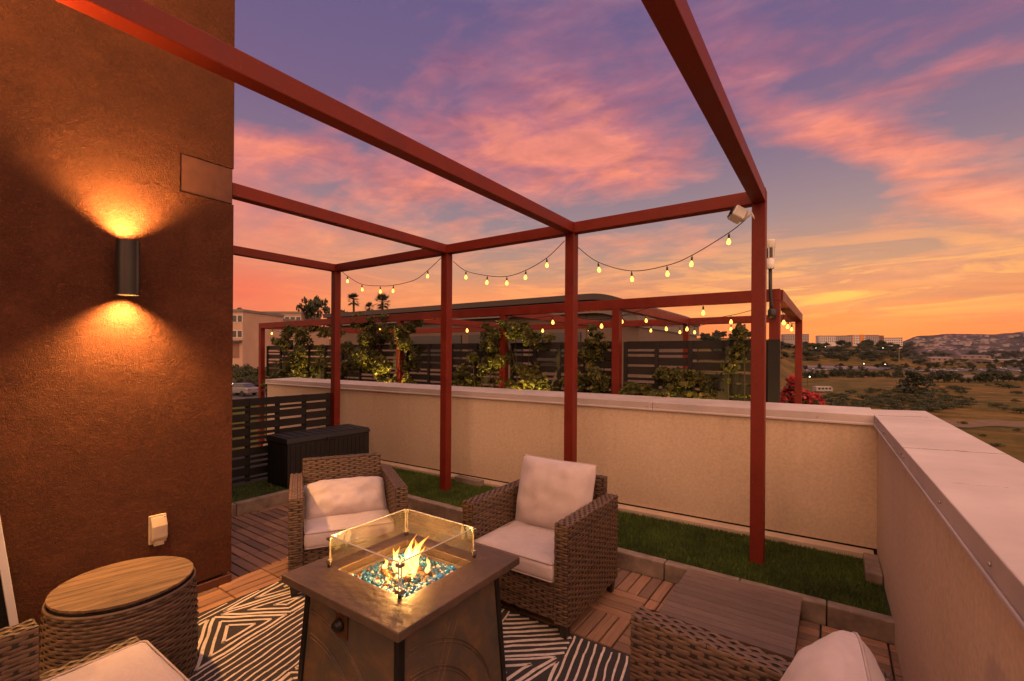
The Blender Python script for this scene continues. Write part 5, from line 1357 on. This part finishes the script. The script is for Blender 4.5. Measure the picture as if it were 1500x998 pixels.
for a, b, y0, y1, d, lab in ((1186,1233,536,544,430,'warehouse with lilac roof right of the far red post'),(1236,1287,537,545,420,'warehouse with lilac roof below the orange striped apartment block'),(1303,1338,538,546,430,'brownish warehouse below the utility pole'),(1400,1434,550,557,330,'pale low shed behind the right grove'),(1460,1500,550,556,340,'pale low shed at the right edge of the picture'),(1410,1450,520,524,900,'far pale flat building in the wide valley'),(1455,1510,526,531,760,'far dark roofed building at the right edge of the valley'),(1365,1395,523,528,820,'far flat building left in the wide valley'),(1196,1260,529,533,560,'far low building behind the lilac warehouses')):
    x, y, z = at((a+b)/2, y1, d); w = (b-a)*d/FPX; h = (y1-y0)*d/FPX
    t = thing('warehouse', lab, 'warehouse', (x, y, z), YAW-.1, GW)
    m = MB(); m.box(-w/2, w/2, 0, w*.6, -3, h*.62); m.build('wall', M['shed_wall'], t)
    r = MB(); r.prism([(-.6, h*.62), (w*.3, h), (w*.6+.6, h*.62)], -w/2-.4, w/2+.4, 'x'); r.build('roof', M['lilac_roof' if 'lilac' in lab or 'pale' in lab else 'roof_grey'], t)
    for k in range(4): q = MB(); xx = -w/2+(k+.5)*w/4; q.box(xx-w*.05, xx+w*.05, -.12, -.01, 0, h*.4); q.build('door', M['win'], t)
def far_houses():
    cols = ['stucco_brown', 'block_grey', 'shed_wall']; protos = []
    lab = 'tiny pale building scattered on the distant hills right of the apartment blocks'
    rg = random.Random(11); n = 0
    for k in range(400):
        if n >= 95: break
        px = rg.uniform(1338, 1506); a = math.atan((px-750)/FPX); d = rg.uniform(2300, 3250); p = gpos(d*math.cos(a), a)
        if p[2] < 12: continue
        n += 1; v = n % 3
        if len(protos) <= v:
            t = thing('hillside_building', lab, 'building', p, YAW+rg.uniform(-.5,.5), 'buildings on the distant hills'); t.scale = (.6,)*3
            m = MB(); m.box(-9-v*5, 9+v*5, -6, 6, -6, 6+v*2); m.build('wall', M[cols[v-1]], t)
            r = MB(); z = 6+v*2; r.prism([(-7,z+.01),(0,z+3),(7,z+.01)], -10-v*5, 10+v*5, 'x'); r.build('roof', M['roof_grey'], t); protos.append(t)
        else: dup(protos[v], p, YAW+rg.uniform(-.6,.6), lab, 'buildings on the distant hills', rg.uniform(.4,.75))
far_houses()
def pole():
    p, d = ground_at(1317, 535); H = px_h(d, 24); t = thing('utility_pole', 'wooden utility pole with crossarms in the valley', 'utility pole', p, YAW)
    m = MB(); m.tube([(0,0,-1),(0,0,H)], [.35,.24], 8); m.build('pole', M['shed_wall'], t)
    for z, w in ((H*.96, 2.8), (H*.82, 2.2)): c = MB(); c.box(-w, w, -.15, .15, z-.15, z+.15); c.build('crossarm', M['shed_wall'], t)
pole()
# vehicles
M['car_silver'] = simple('silver_paint', (.24,.24,.26), .3, .05, 2, .4); M['car_dark'] = simple('dark_paint', (.06,.06,.07), .3, .05, 2, .2); M['car_white'] = simple('white_paint', (.42,.40,.40), .4, .05, 2)
M['tyre'] = simple('tyre', (.015,.015,.015), .9, .1); M['headlamp'] = emis('headlamp', (1,.82,.55), 14); M['tail'] = simple('tail_lamp', (.35,.02,.015), .3, .1)
def car(label, loc, rotz, paint, lit=False, group=None):
    t = thing('parked_car', label, 'car', loc, rotz, group)
    m = MB(); m.prism([(-2.2,.35),(2.2,.35),(2.25,.62),(2.1,.86),(1.15,.98),(-1.75,1.02),(-2.2,.92)], -.88, .88, 'y'); m.build('body', M[paint], t, bevel=.08)
    c = MB(); v = lambda z, a, b, w: [(a,-w,z),(b,-w,z),(b,w,z),(a,w,z)]
    c.hexa(v(.99,-1.75,1.15,.80)+v(1.44,-1.15,.35,.66)); c.build('windows', M['win'], t, bevel=.03)
    r = MB(); r.hexa(v(1.441,-1.16,.37,.665)+v(1.475,-1.08,.26,.60)); r.build('roof', M[paint], t)
    for x in (-1.35,1.38):
        for y in (-.8,.8): w = MB(); w.lathe([(.20,-.1),(.33,-.09),(.33,.09),(.20,.1)], 18, M=Matrix.Translation((x,y,.33)) @ Matrix.Rotation(PI/2,4,'X')); w.build('wheel', M['tyre'], t)
    for y in (-.62,.62):
        h = MB(); h.box(2.17,2.255,y-.2,y+.2,.60,.74); h.build('headlight', M['headlamp' if lit else 'white_plastic'], t)
        k = MB(); k.box(-2.215,-2.16,y-.18,y+.18,.72,.86); k.build('tail_light', M['tail'], t)
    return t
x, y, z = gpos(64, math.atan((362-750)/FPX)); z += .07; car('dark parked car with both headlights lit on the street', (x, y, z), YAW-PI/2-.5, 'car_dark', True)
x, y, z = gpos(56, math.atan((352-750)/FPX)); z += .07; car('silver car nearest on the street beside the house corner', (x, y, z), YAW+PI-.35, 'car_silver')
c0 = None
for k, (px, d) in enumerate([(1352+i*9.2+rr.uniform(-2,2), rr.choice([402,416,432,446])) for i in range(17)]+[(1180+i*9, rr.choice([400,412])) for i in range(8)]):
    p = gpos(d, math.atan((px-750)/FPX)); lab = 'tiny parked car among the rows on the far lot'
    if c0 is None: c0 = car(lab, (p[0],p[1],p[2]+.3), YAW+PI/2, 'car_white', group='cars on the far lot')
    else: dup(c0, (p[0],p[1],p[2]+.3), YAW+PI/2*(1 if k % 3 else -1)+.1, lab, 'cars on the far lot')
M['van_paint'] = simple('van_paint', (.27,.25,.25), .5, .12, 1.5)
def rv():
    p, d = ground_at(1205, 575); L = px_h(d, 27); H = px_h(d, 8.5); t = thing('camper_van', 'long white camper van parked in the field beside the red shrub', 'camper van', p, YAW+.12)
    m = MB(); m.prism([(-L/2,.4),(L/2,.4),(L/2,H*.6),(L*.42,H),(-L*.5,H)], -1.1, 1.1, 'y'); m.build('body', M['van_paint'], t, bevel=.12)
    for k in range(4): w = MB(); xx = -L*.38+k*L*.21; w.box(xx, xx+L*.13, -1.13, -1.102, H*.52, H*.8); w.build('window', M['win'], t)
    for x in (-L*.3, L*.32):
        for y in (-.95,.95): w = MB(); w.lathe([(.2,-.12),(.42,-.11),(.42,.11),(.2,.12)], 16, M=Matrix.Translation((x,y,.42)) @ Matrix.Rotation(PI/2,4,'X')); w.build('wheel', M['tyre'], t)
rv()
def street_lamps():
    for k, (px, py, d) in enumerate(((1194,528,600),(1264,536,430),(1292,531,560),(1295,541,420),(1208,526,620),(1183,564,230))):
        a = at(px, py, d); g = terrain(d/math.cos(math.atan((px-750)/FPX)), math.atan((px-750)/FPX)); t = thing('street_lamp', 'lit street lamp glowing in the dusk valley', 'street lamp', (a[0],a[1],g), YAW, 'lit street lamps in the valley')
        H = max(4, a[2]-g); m = MB(); m.tube([(0,0,-.5),(0,0,H),(.8,0,H+.4)], [.12,.09,.07], 6); m.build('pole', M['bark'], t)
        b = MB(); b.lathe([(0,-.2),(.22,-.12),(.25,.05),(.12,.16),(0,.18)], 10, c=(1.0,0,H+.3)); b.build('lamp_head', M['headlamp'], t)
street_lamps()
# ------------------------------------------------------------------ evening air
def haze():
    mb = MB(); mb.box(-7100, 7100, -7100, 7100, -60, 330)
    m = bpy.data.materials.new('evening_air'); m.use_nodes = True; nt = m.node_tree; nt.nodes.clear()
    out = nt.nodes.new('ShaderNodeOutputMaterial'); v = nt.nodes.new('ShaderNodeVolumePrincipled')
    v.inputs['Color'].default_value = (.70,.68,.90,1); v.inputs['Density'].default_value = 2e-5; v.inputs['Anisotropy'].default_value = .1
    nt.links.new(v.outputs[0], out.inputs['Volume'])
    o = mb.build('haze', m); tag(o, kind='stuff')
haze()
# ------------------------------------------------------------------ sky
def world():
    w = bpy.data.worlds.new('World'); SC.world = w; w.use_nodes = True; nt = w.node_tree; nt.nodes.clear()
    out = nt.nodes.new('ShaderNodeOutputWorld'); bg = nt.nodes.new('ShaderNodeBackground'); bg.inputs[1].default_value = 1.0
    nt.links.new(bg.outputs[0], out.inputs[0])
    tc = nt.nodes.new('ShaderNodeTexCoord'); dr = tc.outputs['Generated']
    sp = nt.nodes.new('ShaderNodeSeparateXYZ'); nt.links.new(dr, sp.inputs[0]); X, Y, Zc = sp.outputs
    mm = lambda op, a, b=None, c=None, clamp=False: mth(nt, op, a, b, c, clamp)
    az = mm('ARCTAN2', X, Y); el = mm('ARCSINE', Zc)
    def blob(px, py, wpx, hpx, tilt=0, p=1.0):
        r = ray(px, py); r = r/np.linalg.norm(r); a0, e0 = math.atan2(r[0], r[1]), math.asin(r[2])
        # angular sizes; nearer the picture's edge a pixel spans less angle
        k = 1/np.linalg.norm(ray(px, py)); sa, se = wpx/FPX*k**1.3, hpx/FPX*k**1.3
        da = mm('SUBTRACT', az, a0); da = mm('MULTIPLY', da, math.cos(e0)); de = mm('SUBTRACT', el, e0)
        ct, st = math.cos(tilt), math.sin(tilt)
        u = mm('ADD', mm('MULTIPLY', da, ct/sa), mm('MULTIPLY', de, -st/sa)); v = mm('ADD', mm('MULTIPLY', da, st/se), mm('MULTIPLY', de, ct/se))
        d = mm('ADD', mm('MULTIPLY', u, u), mm('MULTIPLY', v, v))
        return mm('POWER', 2.718, mm('MULTIPLY', d, -1))
    zc = mm('MAXIMUM', Zc, 0)
    base = ramp(nt, zc, [(0, (.98,.165,.07)), (.04, (.93,.185,.05)), (.095, (.77,.245,.08)), (.17, (.47,.245,.155)), (.26, (.295,.20,.21)), (.36, (.20,.14,.205)), (.46, (.165,.105,.20)), (.6, (.125,.088,.20)), (.8, (.56,.37,.42)), (1, (.90,.60,.60))]).outputs[0]  # topmost stops, above the view, brightened as ambient fill
    # cloud layer in flat-sheet coordinates so that it streams to the horizon
    den = mm('ADD', zc, .16); px_, py_ = mm('DIVIDE', X, den), mm('DIVIDE', Y, den)
    cb = nt.nodes.new('ShaderNodeCombineXYZ'); nt.links.new(px_, cb.inputs[0]); nt.links.new(py_, cb.inputs[1])
    mp = nt.nodes.new('ShaderNodeMapping'); mp.inputs['Rotation'].default_value = (0,0,SKY_ROT); mp.inputs['Scale'].default_value = (.9,1.9,1); mp.inputs['Location'].default_value = SKY_OFF
    nt.links.new(cb.outputs[0], mp.inputs[0])
    n1 = noisetex(nt, 1.3, 9, .60, coord=mp.outputs[0], dist=.5); n2 = noisetex(nt, 5.0, 8, .62, coord=mp.outputs[0], dist=.35)
    mp3 = nt.nodes.new('ShaderNodeMapping'); mp3.inputs['Scale'].default_value = (4.0,4.0,13); mp3.inputs['Location'].default_value = (1.7,.4,0); nt.links.new(dr, mp3.inputs[0])
    n6 = noisetex(nt, 1.5, 8, .6, coord=mp3.outputs[0], dist=.35)
    mp2 = nt.nodes.new('ShaderNodeMapping'); mp2.inputs['Scale'].default_value = (3.0,3.0,22); nt.links.new(dr, mp2.inputs[0])
    n3 = noisetex(nt, 1.6, 6, .6, coord=mp2.outputs[0], dist=.6)
    f = mm('ADD', mm('ADD', mm('MULTIPLY', n1.outputs[0], .40), mm('MULTIPLY', n2.outputs[0], .26)), mm('MULTIPLY', n6.outputs[0], .34))
    B = None
    for a in SKY_BLOBS:
        g = mm('MULTIPLY', blob(*a[:5]), a[5]); B = g if B is None else mm('ADD', B, g)
    dens = mm('MULTIPLY', mm('SUBTRACT', mm('ADD', f, B), .475), 4.2, clamp=True)
    lay = ramp(nt, zc, [(0, (.9,.2,.08)), (.06, (1.0,.33,.09)), (.14, (1.0,.38,.15)), (.24, (.98,.30,.15)), (.34, (.88,.22,.145)), (.44, (.62,.165,.17)), (.56, (.37,.13,.20)), (1, (.8,.5,.45))]).outputs[0]
    n5 = noisetex(nt, 2.4, 7, .6, coord=mp3.outputs[0], dist=.5)
    lay = mixc(nt, 1, lay, ramp(nt, n5.outputs[0], [(.28, (.62,.58,.74)), (.5, (.95,.93,.96)), (.72, (1.18,1.25,1.1))]).outputs[0], 'MULTIPLY')
    # brighter hearts of the clouds
    lay = mixc(nt, mm('MULTIPLY', mm('SUBTRACT', dens, .55, clamp=True), .55), lay, (1.0,.37,.17))
    col = mixc(nt, mm('MULTIPLY', dens, .92), base, lay)
    # low grey-mauve bars near the horizon
    low = mm('MULTIPLY', mm('SUBTRACT', 1, mm('MULTIPLY', mm('ABSOLUTE', mm('SUBTRACT', zc, .09)), 9), clamp=True), mm('MULTIPLY', mm('SUBTRACT', n3.outputs[0], .47), 5, clamp=True), clamp=True)
    col = mixc(nt, mm('MULTIPLY', low, .75), col, (.44,.17,.12))
    n4 = noisetex(nt, 1.3, 7, .62, coord=mp2.outputs[0], dist=.9)
    bar = mm('MULTIPLY', mm('SUBTRACT', n4.outputs[0], .49), 8, clamp=True)
    band = mm('SUBTRACT', 1, mm('MULTIPLY', mm('ABSOLUTE', mm('SUBTRACT', zc, .13)), 8), clamp=True)
    col = mixc(nt, mm('MULTIPLY', mm('MULTIPLY', bar, band), .7), col, (1.0,.37,.11))
    col = mixc(nt, mm('MULTIPLY', mm('MULTIPLY', bar, blob(1260,425,230,40)), .9), col, (1.0,.50,.10))
    # afterglow where the sun went down, rosy haze towards the left
    for px, py, a, b_, c, k in SKY_GLOW: col = mixc(nt, mm('MULTIPLY', blob(px, py, a, b_), k), col, c)
    # dome behind the camera: unseen warm fill, brightened to light the walls
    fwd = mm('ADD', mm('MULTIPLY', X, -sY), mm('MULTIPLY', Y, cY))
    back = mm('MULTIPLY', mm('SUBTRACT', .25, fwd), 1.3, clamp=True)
    col = mixc(nt, back, col, SKY_FILL)
    sky = nt.nodes.new('ShaderNodeTexSky'); sky.sky_type = 'NISHITA'; sky.sun_disc = False; sky.sun_elevation = math.radians(1.5); sky.sun_rotation = math.radians(SUN_ROT)
    col = mixc(nt, .01, col, sky.outputs[0], 'ADD')
    nt.links.new(col, bg.inputs[0])
SKY_ROT = math.radians(-65); SKY_OFF = (3.1, 7.7, 0); SKY_FILL = (2.15,1.10,.66); SUN_ROT = 1
SKY_BLOBS = [(860,220,200,44,.10,.20),(780,120,190,60,.12,.12),(600,265,230,30,.05,.08),(1210,190,190,34,.5,.20),(1410,285,130,32,.5,.20),(1090,80,90,50,.4,.12),(400,215,120,16,-.1,.14),(400,300,180,50,0,.08),(1440,85,70,20,.1,.14),(1330,100,160,50,.3,.05),
 (1170,290,90,66,.4,-.22),(960,305,150,24,0,-.14),(420,70,150,80,0,-.14),(1480,160,70,60,0,-.12),(1080,210,60,70,0,-.1),(600,50,120,50,0,-.05)]
SKY_GLOW = [(1190,440,100,16,(1.0,.45,.08),.3),(1240,486,260,24,(1.0,.20,.05),.8),(700,440,220,24,(1.0,.30,.09),.5),(350,425,150,55,(.80,.13,.07),.85),(345,310,110,70,(.76,.18,.14),.45),(480,380,160,40,(.85,.26,.12),.35)]
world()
sun = bpy.data.lights.new('sun', 'SUN'); sun.energy = .22; sun.color = (1,.62,.38); sun.angle = math.radians(20)
so = bpy.data.objects.new('sun', sun); COL.objects.link(so); r_ = ray(1190, 470)
so.rotation_euler = Vector((-r_[0], -r_[1], -abs(r_[2])-.04)).to_track_quat('-Z', 'Y').to_euler()

# ------------------------------------------------------------------ render settings
SC.view_settings.view_transform = 'Standard'; SC.view_settings.look = 'None'; SC.view_settings.exposure = .22; SC.view_settings.gamma = 1; SC.view_settings.use_curve_mapping = False
SC.render.engine = 'CYCLES'; SC.cycles.use_denoising = True
try: SC.cycles.denoiser = 'OPENIMAGEDENOISE'
except Exception: pass
SC.cycles.max_bounces = 8; SC.cycles.transparent_max_bounces = 24; SC.cycles.sample_clamp_indirect = 4; SC.cycles.caustics_reflective = False; SC.cycles.caustics_refractive = False
